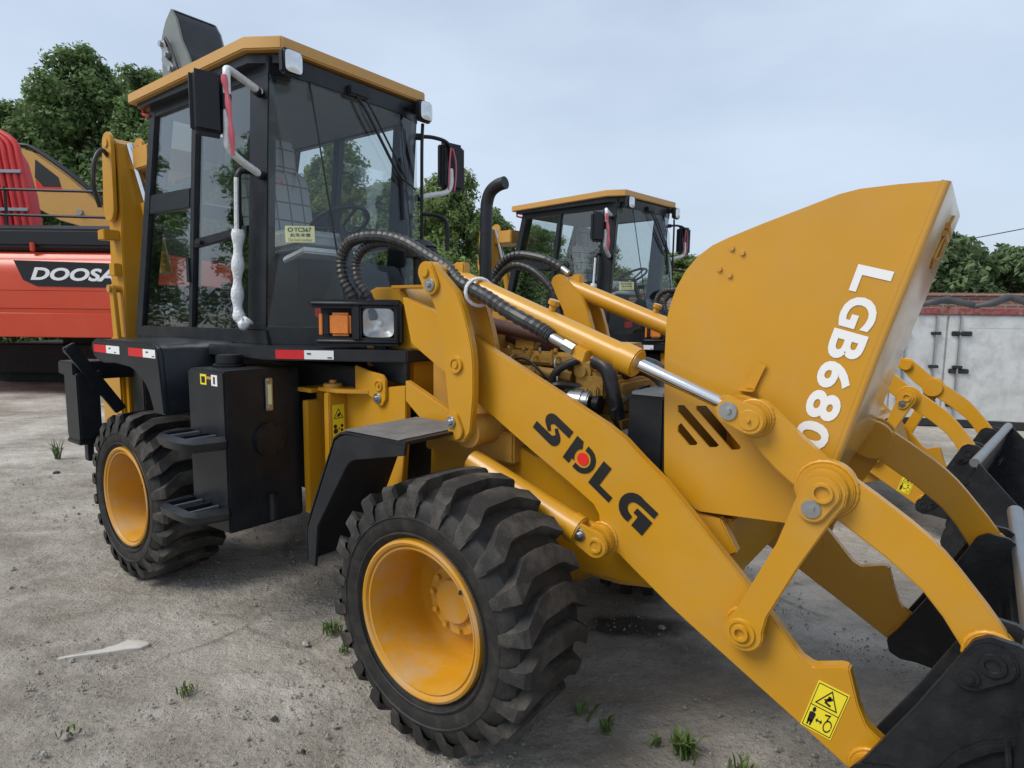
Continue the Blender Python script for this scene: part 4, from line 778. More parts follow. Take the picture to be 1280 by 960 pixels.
    for k, dy in ((0,-.03),(1,.035)): MB().tube(catmull([(-1.60,.845+dy*.3,2.99),(-1.595,.85+dy,2.90),(-1.595,.845+dy*1.2,2.78),(-1.60,.84+dy,2.68)]), .006, 6).build('ribbon', PINK, a_)
    for z in (3.035,2.60): MB().cyl((-1.73,.58,z),(-1.69,.62,z),.024).build('arm_clamp', DARK, mr, bevel=.004)
    gr = MB().tube(catmull([(-1.93,-.605,2.60),(-1.94,-.67,2.58),(-1.945,-.675,2.45),(-1.965,-.675,2.2)]), .018, 10).build('grab_rail', DARK, cab)
    random.seed(2); pts = [(-1.962,-.675,2.25),(-1.975,-.675,2.1),(-1.99,-.675,1.95),(-2.0,-.675,1.80),(-1.985,-.672,1.70),(-1.95,-.665,1.675),(-1.945,-.64,1.70)]
    pp = catmull(pts, 5); MB().tube(pp, [.030+.008*math.sin(i*1.1)+.005*random.random() for i in range(len(pp))], 12).build('foam_wrap', WRAP, gr, smooth=60)
    MB().tube([(-1.935,-.69,2.55),(-1.955,-.69,2.24)], .014, 6).build('wrap_strip', WRAP, gr)
    MB().tube(catmull([(-1.62,.56,3.10),(-1.60,.53,2.9),(-1.60,.525,2.3),(-1.61,.525,2.2)]), .012, 8).build('grab_rail', DARK, cab)
    MB().tube(catmull([(-1.52,.44,2.45),(-1.45,.55,2.44),(-1.42,.60,2.38),(-1.42,.60,2.2)]), .015, 8).build('grab_rail', DARK, cab)
    # interior
    se = empty('seat', (.12,.10,.07)); se.parent = cab
    MB().prism([(-2.60,2.06),(-2.02,2.10),(-1.98,2.16),(-2.03,2.23),(-2.60,2.22)], 'y', -.42, .10).build('cushion', SEATF, se, bevel=.03, seg=3)
    MB().prism([(-2.64,2.18),(-2.48,2.18),(-2.56,2.62),(-2.60,2.72),(-2.70,2.72),(-2.74,2.62)], 'y', -.42, .10).build('backrest', PLAID, se, bevel=.04, seg=3)
    MB().prism([(-2.71,2.68),(-2.585,2.68),(-2.61,2.90),(-2.65,2.945),(-2.70,2.94),(-2.73,2.88)], 'y', -.33, .01).build('headrest', PLAID, se, bevel=.04, seg=3)
    text('LG', .045, (-2.555,-.30,2.60), (0,1,0), (-.15,0,1), PINK, 'print', se, fat=.02, width=.16)
    MB().box(-2.55,-2.10,-.35,.03,1.50,2.07).build('pedestal', DARK, se, bevel=.01)
    MB().obox((-2.10,-.15,2.06),(.12,0,.03),(0,.24,0),(0,0,.02)).build('seat_sheet', WRAP, se, bevel=.01)
    ds = MB().prism([(-1.85,1.58),(-1.50,1.58),(-1.52,1.95),(-1.60,2.08),(-1.72,2.06),(-1.85,1.85)], 'y', -.16, .30).build('dashboard', DARK, cab, bevel=.02)
    MB().box(-1.78,-1.70,-.28,-.20,1.72,1.80).build('knob', REDI, ds, bevel=.01)
    m = MB(); cs, tl = Vector((-1.88,0.02,2.36)), R(28); n = 28; ring = []
    for k in range(n+1):
        a = 2*math.pi*k/n; ring.append(cs+Vector((math.cos(a)*.20*math.cos(tl), math.sin(a)*.20, math.cos(a)*.20*math.sin(tl))))
    m.tube(ring, .014, 8)
    for k in range(3):
        a = 2*math.pi*k/3; m.tube([cs-Vector((-.02,0,.03)), cs+Vector((math.cos(a)*.20*math.cos(tl), math.sin(a)*.20, math.cos(a)*.20*math.sin(tl)))], .010, 6)
    m.tube([cs-Vector((-.02,0,.03)), (-1.72,.02,1.98)], .028, 10); m.build('steering_wheel', DARK, cab, smooth=60)
    for y in (-.46,.44): MB().box(-2.5,-2.0,y-.05,y+.05,1.58,1.95).build('side_console', DARK, cab, bevel=.01)
    # ---- backhoe at the rear
    bh = empty('backhoe', (0,0,0)); bh.parent = P
    MB().box(-3.95,-3.72,-.85,.85,.66,.84).box(-3.95,-3.72,-.85,.85,1.22,1.36).build('slide_frame', BLK, bh, bevel=.008)
    MB().box(-4.30,-3.92,-.62,-.30,.60,1.42).build('kingpost', YEL, bh, bevel=.015)
    bo = MB().prism([(-4.14,.85),(-3.86,.85),(-3.83,2.3),(-3.80,2.62),(-3.84,3.05),(-3.92,3.10),(-4.02,3.04),(-4.06,2.3)], 'y', -.585, -.415).build('boom', YEL, bh, bevel=.008)
    for y in (-.615,-.385): MB().prism(capsule((-3.90,3.05),.085,(-3.93,2.55),.10), 'y', y-.014, y+.014).build('knuckle_plate', YEL, bo, bevel=.004)
    MB().cyl((-3.90,-.64,3.05),(-3.90,-.36,3.05),.035).build('pin', YEL2, bo)
    MB().cyl((-3.80,-.50,3.05),(-3.70,-.42,2.55),.030).build('cylinder_rod', CHR, bo); MB().cyl((-3.71,-.425,2.60),(-3.62,-.36,2.05),.055).build('boom_cylinder', YEL, bo)
    MB().tube(catmull([(-3.90,-.62,2.95),(-3.86,-.68,2.98),(-3.84,-.74,2.88),(-3.86,-.75,2.70),(-3.90,-.70,2.55)]), .017, 8).build('hose', HOSE, bo)
    MB().box(-3.98,-3.86,-.70,-.585,2.30,2.38).build('bracket', YEL, bo, bevel=.006)
    lv = MB().prism(capsule((-3.90,1.92),.035,(-3.86,1.50),.045), 'y', -.66,-.63).build('link_bar', YEL, bo, bevel=.004); MB().cyl((-3.90,-.68,1.92),(-3.90,-.585,1.92),.030).build('pin', YEL2, lv); MB().cyl((-3.86,-.68,1.50),(-3.86,-.585,1.50),.035).build('pin', YEL2, lv)
    MB().box(-3.96,-3.86,-.64,-.585,2.02,2.12).build('lug', YEL, bo, bevel=.005)
    MB().prism([(-3.86,2.95),(-3.42,2.95),(-3.45,3.72),(-3.80,3.72)], 'y', -.16, .08).build('dipper', GREYP, bh, bevel=.01)
    MB().box(-4.0,-3.5,-.50,-.10,2.85,3.02).build('dipper_pivot', YEL2, bh, bevel=.01)
    sd_ = [(-3.83,3.45),(-3.825,3.65),(-3.811,3.937),(-3.775,4.0),(-3.726,4.06),(-3.631,4.126),(-3.555,4.032),(-3.488,3.861),(-3.41,3.75),(-3.345,3.644),(-3.34,3.45)]
    bb = MB().prism(sd_, 'y', -.21,-.19).prism(sd_, 'y', .14,.16).build('backhoe_bucket', GREYP, bh, bevel=.004)
    out_ = sd_[5:]; inn_ = [(x-.02, z-.02) for x, z in out_][::-1]
    MB().prism(out_+inn_, 'y', -.189, .139).build('curved_back', BLK2, bb)
    lo_ = sd_[:6]; MB().prism(lo_+[(x+.02, z-.015) for x, z in lo_][::-1], 'y', -.189, .139).build('inner_back', BLK2, bb)
    for c0, c1 in (((-3.76,3.88),(-3.68,3.78)),((-3.74,3.76),(-3.62,3.66))): MB().prism(capsule(c0,.035,c1,.03), 'y', -.235,-.211).build('link', ALU, bb, bevel=.004)
    for c in ((-3.76,3.88),(-3.68,3.78),(-3.62,3.66)): MB().cyl((c[0],-.255,c[1]),(c[0],-.21,c[1]),.022).build('pin', STEEL, bb)
    MB().tube(catmull([(-3.70,-.22,3.85),(-3.66,-.25,3.90),(-3.58,-.24,3.78),(-3.52,-.23,3.64),(-3.50,-.22,3.50)]), .010, 8).build('hose', HOSE, bb)
    for s in (-1, 1):
        y = s*1.04
        lg = MB().prism([(-3.62,1.30),(-3.38,1.30),(-3.38,.82),(-3.44,.80),(-3.60,.80),(-3.62,.86)], 'y', y-.07, y+.075).build('stabilizer_leg', BLK, bh, bevel=.01)
        MB().box(-3.47,-3.40,y-.02,y+.02,.66,.82).box(-3.60,-3.37,y-.08,y+.08,.79,.82).build('stabilizer_foot', BLK, lg, bevel=.006)
        MB().obox((-3.36,s*1.00,1.26),(0,s*.155,.245),(.018,0,0),(0,.035,-s*.02)).build('stabilizer_strut', BLK, lg, bevel=.005)
        MB().cyl((-3.38,s*1.15,1.47),(-3.33,s*1.15,1.47),.03).build('pin', BLK, lg); MB().cyl((-3.38,s*.98,1.30),(-3.33,s*.98,1.30),.02).build('pin', BLK, lg)
        MB().obox((-3.58,s*1.0,1.33),(.14,0,0),(0,.11,0),(0,0,.05)).build('stabilizer_arm', BLK, lg, bevel=.01)
    return root

loader = make_loader()
tag(loader, 'yellow backhoe loader with its engine hood tilted open and lettering on the lift arm', 'backhoe loader', 'yellow backhoe loaders parked side by side')
loader2 = copy_tree(loader, None, skip=('backhoe_bucket','dipper','oil_filter','engine_fitting','engine_hose','alternator'))
loader2.location = (2.855, 6.73, -.13); loader2.rotation_euler = (0, 0, YAW-.11274)
tag(loader2, 'yellow backhoe loader with closed hood parked behind the one with the raised hood', 'backhoe loader')
for c in loader2.children:
    if c.name.split('.')[0] == 'hood': c.rotation_euler = (0, R(-105.4), 0); c.location = (1.12, 0, .90)

# ------------------------------------------------------------------ red excavator
def track(m, y0, y1, x0, x1, zc, r):
    poly = arc((x0, zc), r, 90, 270, 10)+arc((x1, zc), r, -90, 90, 10); m.prism(poly, 'y', y0, y1)
ZB = -.13
ex = empty('excavator', (-10.4, 14.6, ZB), 0)
def E(m, name, mt, par=ex, **k): return m.build(name, mt, par, **k)
# body local: x right, y away, camera-facing side at y=-2.1
body = MB().prism([(-2.1,1.30),(-2.14,1.42),(-2.14,2.55),(-2.08,2.82),(-1.92,2.98),(1.2,2.98),(1.2,1.30)], 'x', -3.2, 3.45)
b_ = E(body, 'counterweight', REDP, bevel=.06, seg=3)
E(MB().box(-3.2,3.45,-2.155,-2.13,1.30,1.78), 'lower_panel', REDP, b_, bevel=.012, seg=3); E(MB().box(-3.2,3.40,-2.148,-2.13,1.86,2.22), 'side_bulge', REDP, b_, bevel=.008)
E(MB().prism([(-1.85,2.98),(-1.95,3.10),(-1.95,3.42),(-1.80,3.52),(1.0,3.52),(1.0,2.98)], 'x', -3.0, 3.2), 'engine_cover', DARK, bevel=.04)
E(MB().box(-2.9,3.0,-1.955,-1.94,3.12,3.36), 'cover_door', DARK, bevel=.01)
E(MB().cyl((.9,-2.0,2.98),(.9,-2.0,3.16),.045), 'marker_post', REDP, bevel=.015)
dec = E(MB().prism([(.62,2.80),(3.3,2.74),(3.3,2.28),(1.05,2.30),(.78,2.42)], 'y', -2.1495, -2.1405), 'decal', DARK, b_, smooth=0)
text('DOOSAN', .25, (.93,-2.1515,2.42), (1,0,-.012), (0,0,1), WHT, 'lettering', dec, fat=.036, shear=.28, width=2.1)
rl = MB()
for z in (3.78,4.28): rl.tube([(-3,-1.7,z),(3.2,-1.7,z-.10)], .028, 8)
for x in (-2.8,.2,3.1): rl.tube([(x,-1.7,3.45),(x,-1.7,4.28)], .028, 8)
E(rl, 'handrail', DARK)
bm_ = E(MB().prism([(-2.6,3.0),(-.30,3.0),(-.45,4.4),(-.60,5.10),(-.75,5.38),(-.95,5.56),(-4.2,6.1),(-4.2,4.2),(-2.6,4.0)], 'y', -.55, .10), 'boom', REDB, bevel=.03)
for k in range(7): E(MB().tube(catmull([(-1.05+.175*k,-.63,3.1),(-1.10+.16*k,-.63,4.2),(-1.16+.15*k,-.63,5.0),(-1.22+.14*k,-.61,5.42),(-1.5+.10*k,-.58,5.62+.02*k)], 4), .062, 10), 'pipe', REDB, bm_, smooth=60)
for z in (3.95,4.75): E(MB().box(-1.15,-.06-(z-3.6)*.12,-.72,-.55,z,z+.07), 'pipe_clamp', ALU, bm_, bevel=.01)
und = MB().box(-2.2,2.2,.2,2.6,.35,1.0).cyl((0,1.2,.95),(0,1.2,1.32),.75,n=32); E(und, 'undercarriage', UNDER)
for y0 in (.55, 2.6):
    m = MB(); track(m, y0, y0+.6, -1.9, 1.9, .48, .46); tr = E(m, 'track', UNDER, bevel=.02)
    m = MB()
    for k in range(22): m.box(-1.95+.18*k,-1.85+.18*k,y0-.02,y0+.62,.0,.03).box(-1.95+.18*k,-1.85+.18*k,y0-.02,y0+.62,.935,.965)
    E(m, 'track_shoes', UNDER, tr)
tag(ex, 'red crawler excavator with black engine cover and white lettering on a black panel', 'excavator')

# ------------------------------------------------------------------ yellow excavator behind it
yx = empty('excavator', (-8.6, 20.5, ZB), 0)
yp = [(-8.4,6.9),(-6.82,6.80),(-6.39,6.68),(-5.32,5.92),(-4.49,5.20),(-4.05,4.70),(-3.2,3.7),(-1.2,1.9),(-1.8,1.5),(-3.4,2.9),(-4.13,4.05),(-4.8,4.36),(-5.66,4.60),(-6.27,4.92),(-6.59,5.58),(-8.4,5.9)]
yb = MB().prism(yp, 'y', -.35, .35).build('boom', ROOFP, yx, bevel=.02)
for y in (-.30,-.10): MB().tube(catmull([(-8.3,y,7.0),(-6.8,y,6.90),(-6.37,y,6.78),(-5.28,y,6.02),(-4.44,y,5.28),(-4.0,y,4.78)], 4), .05, 8).build('pipe', DARK, yb)
MB().prism([(-6.30,6.45),(-5.62,5.92),(-5.55,5.62),(-6.10,5.62),(-6.35,5.9)], 'y', -.352, -.360).build('decal', INK, yb, smooth=0); MB().prism([(-5.55,5.61),(-6.10,5.61),(-6.34,5.86),(-6.32,5.58),(-6.1,5.48),(-5.5,5.48)], 'y', -.352,-.360).build('decal', REDI, yb, smooth=0)
MB().cyl((-5.0,-.42,4.85),(-5.0,.42,4.85),.09).build('pin', ALU, yb); MB().prism([(-8.2,6.9),(-7.6,7.1),(-8.6,3.2),(-8.9,3.2)], 'y', -.25, .25).build('stick', ROOFP, yx, bevel=.02)
MB().box(-1.6,2.6,-1.3,1.3,1.1,2.5).build('body', ROOFP, yx, bevel=.08); MB().box(-1.9,-.4,-1.3,-.3,1.2,3.0).build('cab', DARK, yx, bevel=.06); MB().cyl((0,0,.9),(0,0,1.15),.7).box(-1.6,1.6,-1,1,.4,.92).build('undercarriage', UNDER, yx)
for y0 in (-1.45,.9):
    m = MB(); track(m, y0, y0+.55, -1.8, 1.8, .46, .46); m.build('track', UNDER, yx, bevel=.02)
tag(yx, 'yellow excavator boom with black and red decal rising behind the red excavator', 'excavator')

# ------------------------------------------------------------------ box body, wall, wires on the right
cb = empty('box_truck_body', (8.2, 10.6, ZB), R(-14))
WMET = mat('worn_silver_sheet', (.66,.67,.66), .34, .35, vary=.25, nscale=2.4, bump=.7, bscale=3.6, dust=.6, dustc=(.30,.28,.25))
MB().box(-3.2,3.2,.02,2.2,.08,2.02).build('box', WMET, cb, bevel=.01)
for x0, x1 in ((-3.15,-1.62),(-1.59,-.80),(-.77,.72),(.75,2.2)): MB().box(x0,x1,-.02,.018,.14,1.92).build('door_panel', WMET, cb, bevel=.008)
MB().box(-3.25,3.25,-.06,.10,1.94,2.05).build('top_rail', mat('rusty_red_rail', (.22,.045,.04), .6, vary=.3, nscale=8, dust=.4, dustc=(.5,.48,.45)), cb, bevel=.01)
MB().box(-3.25,3.25,-.05,.05,.02,.13).build('bottom_rail', UNDER, cb)
for x in (-1.78,-1.42,-.96,-.60,.55,.92):
    rd_ = MB().cyl((x,-.055,.16),(x,-.055,1.92),.019,n=10).build('lock_rod', STEEL, cb)
    for z in (.45,1.05,1.62): MB().box(x-.07,x+.07,-.085,-.02,z-.025,z+.025).build('rod_guide', UNDER, rd_, bevel=.006)
for x, z in ((-1.6,1.05),(-1.25,.55),(.74,.6)): MB().box(x-.2,x+.2,-.11,-.07,z-.012,z+.012).box(x-.03,x+.03,-.115,-.05,z-.07,z+.07).build('door_handle', UNDER, cb, bevel=.004)
for x in (-.72,.60): 
    for z in (.4,.98,1.62): MB().box(x,x+.30,-.06,-.02,z-.04,z+.04).build('hinge', UNDER, cb, bevel=.01)
MB().box(-.5,.6,-.024,-.02,1.72,1.84).build('plate', WMET, cb)
tag(cb, 'worn silver box body with lock rods and a red top rail standing on the ground', 'box body')
random.seed(9)
for k in range(5):
    o = MB(); x = -2.6+k*.95; path = catmull([(x-.5,.5+.2*math.sin(k),.05),(x-.2,.4,.12),(x+.1,.55,.16+.05*(k%2)),(x+.4,.5,.10),(x+.6,.6,.04)], 4)
    o.tube(path, [.03+.03*math.sin(math.pi*i/(len(path)-1))+.02*random.random() for i in range(len(path))], 8)
    w = o.build('tarp_bundle', mat('dark_tarp', (.05,.05,.052), .6, vary=.4, nscale=6) if k == 0 else bpy.data.materials['dark_tarp'], smooth=50, loc=(8.2, 10.6, ZB+2.035), rot=(0,0,R(-14)))
    tag(w, 'dark crumpled tarpaulin bundle lying on the silver box body', 'tarpaulin', 'tarpaulin bundles on the box body roof')
def brick_mat():
    m = mat('brick', (.3,.12,.08), .9); t = m.node_tree; b = t.nodes['Principled BSDF']
    br = t.nodes.new('ShaderNodeTexBrick'); br.inputs['Scale'].default_value = 1; br.inputs['Brick Width'].default_value = .25; br.inputs['Row Height'].default_value = .075; br.inputs['Mortar Size'].default_value = .012
    br.inputs['Color1'].default_value = (.30,.12,.075,1); br.inputs['Color2'].default_value = (.22,.085,.055,1); br.inputs['Mortar'].default_value = (.30,.27,.24,1)
    tx = t.nodes.new('ShaderNodeTexCoord'); mp_ = t.nodes.new('ShaderNodeMapping'); mp_.inputs['Rotation'].default_value = (R(90),0,0); t.links.new(tx.outputs['Object'], mp_.inputs[0]); t.links.new(mp_.outputs[0], br.inputs[0]); t.links.new(br.outputs[0], b.inputs['Base Color']); return m
bw = MB().box(-8,12,0,.24,0,2.36).build('brick_wall', brick_mat(), loc=(10, 13.9, ZB), rot=(0,0,R(-8)))
MB().box(-8.05,12.05,-.05,.29,2.36,2.43).build('coping', bpy.data.materials['brick'], bw)
tag(bw, 'low red brick wall behind the silver box body', 'wall')
for k, (a, b) in enumerate((((7.5,16,2.95),(22,14.5,6.1)), ((7.5,16,2.4),(22,14.4,5.7)), ((7.5,16,2.75),(22,14.5,3.3)))):
    a, b = Vector(a), Vector(b); pts = [a.lerp(b, i/14)-Vector((0,0,.10*math.sin(math.pi*i/14))) for i in range(15)]
    w = MB().tube(pts, .012, 5).build('overhead_wire', mat('wire_black' if k < 2 else 'wire_green', (.03,.03,.03) if k < 2 else (.08,.25,.14), .6), smooth=60)
    tag(w, ['upper thin black overhead wire crossing above the brick wall','lower thin black overhead wire crossing above the brick wall','thin green wire strung just above the brick wall'][k], 'wire')
for x, y, h in ((7.5,16.0,4.0),(22.0,14.45,6.4)):
    p = MB().cyl((x,y,ZB),(x,y,h),.11,.085,14).build('utility_pole', mat('concrete_pole', (.35,.34,.32), .85)); tag(p, 'grey concrete pole between the raised hood and the shrubs holding the overhead wires' if x < 10 else 'grey concrete pole at the end of the brick wall', 'pole')

# ------------------------------------------------------------------ trees
def leaf_mat(name, c):
    m = bpy.data.materials.new(name); m.use_nodes = True; t = m.node_tree; b = t.nodes['Principled BSDF']
    b.inputs['Roughness'].default_value = .55; b.inputs['Specular IOR Level'].default_value = .3
    tx = t.nodes.new('ShaderNodeTexCoord'); n = t.nodes.new('ShaderNodeTexNoise'); n.inputs['Scale'].default_value = 1.1; n.inputs['Detail'].default_value = 8
    t.links.new(tx.outputs['Object'], n.inputs[0]); r = t.nodes.new('ShaderNodeValToRGB'); r.color_ramp.elements[0].position = .3; r.color_ramp.elements[1].position = .7
    r.color_ramp.elements[0].color = tuple(k*.6 for k in c)+(1,); r.color_ramp.elements[1].color = tuple(k*1.45 for k in c)+(1,)
    t.links.new(n.outputs[0], r.inputs[0]); t.links.new(r.outputs[0], b.inputs['Base Color'])
    tl = t.nodes.new('ShaderNodeBsdfTranslucent'); t.links.new(r.outputs[0], tl.inputs[0]); ms = t.nodes.new('ShaderNodeMixShader'); ms.inputs[0].default_value = .38
    out = t.nodes['Material Output']; t.links.new(b.outputs[0], ms.inputs[1]); t.links.new(tl.outputs[0], ms.inputs[2]); t.links.new(ms.outputs[0], out.inputs[0]); return m
LF1, LF2, LF3 = leaf_mat('leaf_dark', (.155,.235,.085)), leaf_mat('leaf_mid', (.18,.25,.085)), leaf_mat('leaf_bush', (.145,.21,.095))
BARK = mat('bark', (.12,.095,.07), .9, vary=.3, bump=.6, bscale=14)
def rnd_dir(rg):
    z = rg.uniform(-1, 1); a = rg.uniform(0, 2*math.pi); k = math.sqrt(1-z*z); return Vector((k*math.cos(a), k*math.sin(a), z))
def make_tree(name, seed, H, Rr, base, nl, leaf, lm, lobes=26, loc=(0,0,0), pointed=.5):
    rg = random.Random(seed); root = empty(name, loc, rg.uniform(0, 6))
    tr = MB(); tr.tube(catmull([(0,0,-.1),(.05,.02,H*.3),(-.03,.06,H*.6),(.02,0,H*.92)], 4), [H*.022*(1-.85*i/12) for i in range(13)], 9)
    L = []
    for i in range(lobes):
        t = (i+.5)/lobes; z = base+(H-base)*t*.94; prof = math.sin(math.pi*min(1, (t*.85+.15)**pointed))**.7 if t < .999 else .1
        prof = (1-t)**.55*1.15 if t > .35 else .75+.25*t/.35; a = i*2.4+rg.uniform(-.5,.5); d = Rr*prof*rg.uniform(.35,.75); L.append((Vector((math.cos(a)*d, math.sin(a)*d, z)), Rr*rg.uniform(.30,.50)*(1.15-.50*t)))
        tr.tube([(0,0,z*.82), L[-1][0]*.5+Vector((0,0,z*.45)), L[-1][0]], [H*.007, H*.005, H*.002], 5)
    tr.build('trunk', BARK, root)
    vs, fs = [], []; per = nl//lobes
    for c, r in L:
        sub = [(c+rnd_dir(rg)*r*rg.uniform(.45,1.1), r*rg.uniform(.30,.62)) for _ in range(11)]
        for k in range(per):
            sc, sr = sub[k % 11]; d = rnd_dir(rg); p = sc+d*sr*(rg.random()**.4); n = (d+rnd_dir(rg)*.8+Vector((0,0,.35))).normalized(); u = n.orthogonal().normalized(); u = (u*math.cos(k)+n.cross(u)*math.sin(k)); w = n.cross(u); s = leaf*rg.uniform(.6,1.25); o = len(vs)
            vs += [p-u*s, p+w*s*.5-n*s*.12, p+u*s, p-w*s*.5-n*s*.12]; fs.append((o,o+1,o+2,o+3))
    m = MB(); m.v = [tuple(v) for v in vs]; m.f = fs
    me = bpy.data.meshes.new('crown'); me.from_pydata(m.v, [], m.f); me.materials.append(lm); c = bpy.data.objects.new('crown', me); col.objects.link(c); c.parent = root
    return root
tA = make_tree('broadleaf_tree', 1, 13.6, 4.3, .8, 62000, .135, LF1, 46, (-19.6,30,ZB))
tag(tA, 'tallest dark green tree with a pointed crown above the red excavator', 'tree', 'trees along the back of the yard')
tB = make_tree('broadleaf_tree', 2, 10.0, 3.6, .6, 44000, .125, LF2, 36, (-8.9,32,ZB))
tag(tB, 'mid green tree seen through the windshield of the loader with the open hood', 'tree', 'trees along the back of the yard')
def tree_at(src, x, y, s, rz, label, sz=None):
    o = copy_tree(src); o.location = (x, y, ZB); o.scale = (s, s, sz or s); o.rotation_euler = (0, 0, rz); tag(o, label); return o
lb = 'dark green broadleaf tree in the dense row behind the red excavator'
for i, (x, y, s, sz) in enumerate(((-25.5,30,1.0,.86),(-22.7,29,.75,.80),(-16.9,30,.9,.92),(-23.6,33,1.0,.93),(-18.2,33,1.0,1.0),(-29,31,1.0,.95),(-14.6,32,.8,.86),(-20.8,27,.8,.62))): tree_at(tA, x, y, s, i*1.3+.4, lb, sz)
lb = 'leafy green tree seen between the two loader cabs'
for i, (x, y, s, sz) in enumerate(((-3.0,31,.85,.86),(-1.2,34,.8,.72),(1.2,33,.75,.62))): tree_at(tB, x, y, s, i*1.9+.7, lb, sz)
lb = 'green tree in the row seen through the glass of the first cab'
for i, (x, y, s, sz) in enumerate(((-11.6,33,.9,.86),(-6.2,32,.85,.82),(-4.9,34,.85,.80))): tree_at(tB, x, y, s, i*2.3+.2, lb, sz)
lb = 'low green tree seen behind the second loader cab'
for i, (x, y, s, sz) in enumerate(((4.4,34,.85,.56),(8.4,33,.8,.50),(11.5,35,.9,.50))): tree_at(tB, x, y, s, i*2.9+.5, lb, sz)
lb = 'tall tree standing left of the red excavator'
for i, (x, y, s) in enumerate(((-34,24,1.0),(-37,15,1.05),(-36,6,.95),(-38,-3,1.0))): tree_at(tA, x, y, s, i*1.1, lb)
bu = make_tree('leafy_shrub', 7, 3.9, 1.5, .5, 9000, .10, LF3, 26, (10.2,15.2,ZB)); tag(bu, 'leafy green shrub growing behind the brick wall', 'shrub', 'shrubs behind the brick wall')
for i, (x, y, s) in enumerate(((11.7,15.0,.92),(8.6,15.4,.86),(13.2,15.2,.98),(7.2,15.6,.8),(15,15.3,1.0))):
    o = copy_tree(bu); o.location = (x, y, ZB); o.scale = (s,)*3; o.rotation_euler = (0,0,i*1.7+.4)

# ------------------------------------------------------------------ things on the ground
rg = random.Random(11)
m = MB()
def pebble(m, x, y, r, z0=None):
    o = len(m.v); z = (ground_z(x, y)-.006) if z0 is None else z0
    k = [rg.uniform(.6,1.2) for _ in range(7)]; a0 = rg.uniform(0,6)
    e_ = rg.uniform(.6,1)
    vs = [(x+r*k[i]*math.cos(a0+i*math.pi/2.5), y+e_*r*k[i]*math.sin(a0+i*math.pi/2.5), z) for i in range(5)]+[(x+r*.45*math.cos(a0+i*math.pi/2.5), y+r*.45*math.sin(a0+i*math.pi/2.5), z+.006+r*k[i]*.35*e_) for i in range(5)]
    m.add(vs, [(i,(i+1)%5,5+(i+1)%5,5+i) for i in range(5)]+[(5,6,7,8,9)])
k = 0
while k < 9000:
    y = 1.4+rg.random()**1.6*6.5; x = rg.uniform(-.85,.85)*y*.98
    dens = mnoise.noise(Vector((x*1.3, y*1.3, 3.3)))+.55*mnoise.noise(Vector((x*4, y*4, 7.1)))
    if dens < rg.uniform(-.25,.55): continue
    pebble(m, x, y, .0029*math.exp(rg.gauss(0,.6))*(1+.15*y)); k += 1
tag(m.build('gravel', mat('gravel_stone', (.30,.28,.25), .9, vary=.6, nscale=40), smooth=0), 'loose grey gravel and grit scattered over the yard', 'gravel', kind='stuff')
GRS = mat('grass_blade', (.10,.155,.035), .6, vary=.4, nscale=20)
def tuft(x, y, h, n, spread, label, broad=.012, name='grass_tuft'):
    m = MB()
    for k in range(n):
        a = rg.uniform(0, 6.28); d = Vector((math.cos(a), math.sin(a), 0)); p = Vector((x, y, ground_z(x,y)-.012))+Vector((rg.gauss(0,spread*.4), rg.gauss(0,spread*.4), 0)); L = h*rg.uniform(.5,1.1); le = rg.uniform(.15,.8); w = Vector((-d.y, d.x, 0))*broad*rg.uniform(.5,1)
        q = p+d*L*le*.45+Vector((0,0,L*.6)); e = p+d*L*le+Vector((0,0,L*(1-le*.35)))
        m.add([p-w*.6, p+w*.6, q+w, q-w, e], [(0,1,2,3),(3,2,4)])
    tag(m.build(name, GRS, smooth=0), label, 'grass', 'grass tufts in the yard')
tuft(.72,2.36,.11,46,.05,'bright green weed tuft on the ground below the lift arm',.012)
tuft(.62,2.42,.05,16,.03,'small sparse weed beside the bright green tuft below the lift arm',.008)
tuft(.92,2.26,.07,18,.05,'short green weed on the ground close to the lift arm sticker',.008)
tuft(.42,2.50,.06,20,.04,'small weeds growing at the right of the front tyre',.010)
tuft(.33,2.62,.07,14,.05,'dark green weed tucked behind the front tyre tread',.012)
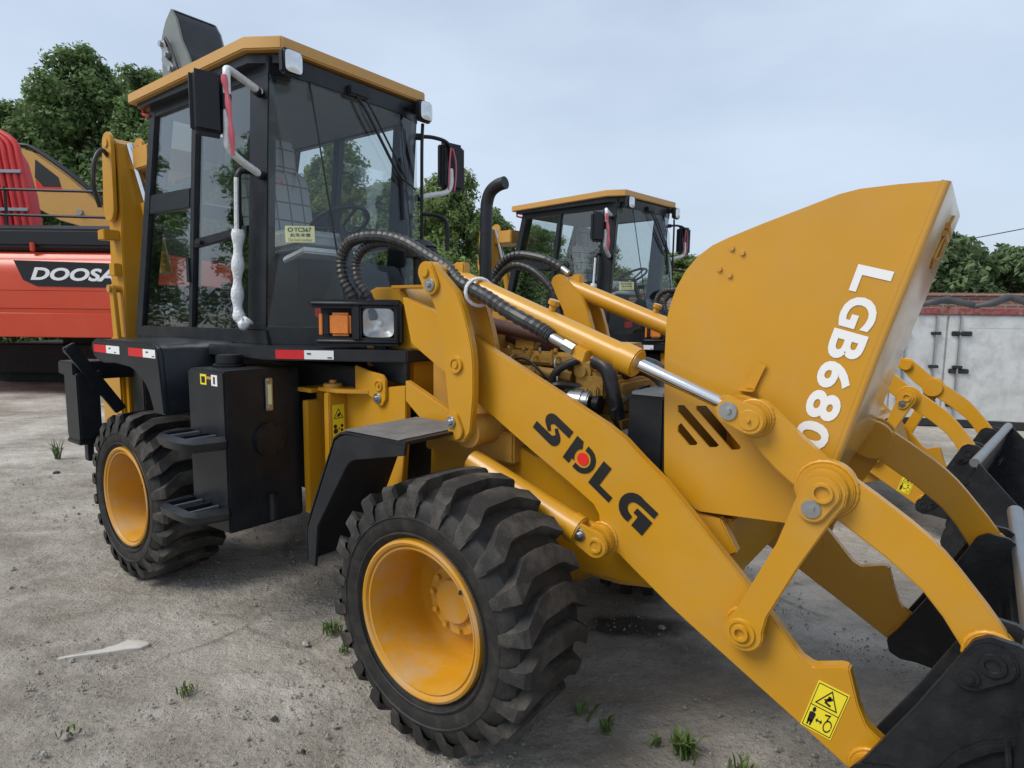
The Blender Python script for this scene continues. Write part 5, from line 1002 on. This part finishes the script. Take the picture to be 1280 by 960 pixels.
tuft(-.98,3.30,.09,40,.06,'sparse grass growing beside the front tyre of the first loader',.007)
tuft(-.86,3.10,.06,14,.03,'short grass blades left of the front tyre',.007)
tuft(-1.50,2.74,.05,34,.05,'flattened grass patch on the open ground',.006)
tuft(-1.85,2.45,.05,10,.04,'dry starfish shaped grass sprig on the open ground',.007)
tuft(-2.35,2.35,.06,16,.08,'grass tuft on the bare ground away from the loader',.006)
tuft(-5.3,7.2,.30,22,.05,'thin dry weed standing on the bare ground behind the rear wheel',.010)
tuft(-3.7,6.0,.10,18,.08,'low weed near the stabilizer foot',.008)
m = MB(); cen = (-2.02,3.12); pl = [(-2.29,3.015),(-2.20,3.04),(-2.14,3.055),(-2.11,3.10),(-2.07,3.13),(-2.03,3.16),(-1.98,3.185),(-1.93,3.175),(-1.905,3.14),(-1.93,3.10),(-1.99,3.075),(-2.06,3.07),(-2.13,3.04),(-2.20,3.015),(-2.29,2.99)]
zz = [rg.uniform(-.004,.014) for _ in pl]; m.add([(x, y, z) for (x, y), z in zip(pl, zz)]+[(-2.0,3.13,.018),(-2.08,3.10,.002)]+[(x, y, -.02) for x, y in pl], [(i, (i+1)%15, 15 if 5 <= i <= 10 else 16) for i in range(15)]+[(5,15,16),(11,16,15)]+[(i, 17+i, 17+(i+1)%15, (i+1)%15) for i in range(15)]); tag(m.build('flattened_cup', mat('dirty_paper', (.50,.47,.42), .85, vary=.25, nscale=14), bevel=.002), 'flattened dirty pale paper scrap with a narrow tail on the ground', 'litter')
for i, (x, y, r, lbl) in enumerate(((-1.02,2.55,.018,'dark stone chip on the ground left of the front tyre'),(-.83,2.35,.012,'small dark stone chip in the gravel left of the front tyre'),(-4.9,6.6,.035,'black lump lying on the ground behind the rear wheel'),(-1.95,2.18,.016,'small white pebble on the bare ground'))):
    m = MB(); pebble(m, x, y, r*1.3, ground_z(x,y)-.008); tag(m.build('stone', mat('stone_%s' % ('white' if i == 3 else 'dark%d' % i), (.6,.58,.54) if i == 3 else (.04,.038,.035), .85), smooth=0), lbl, 'stone')
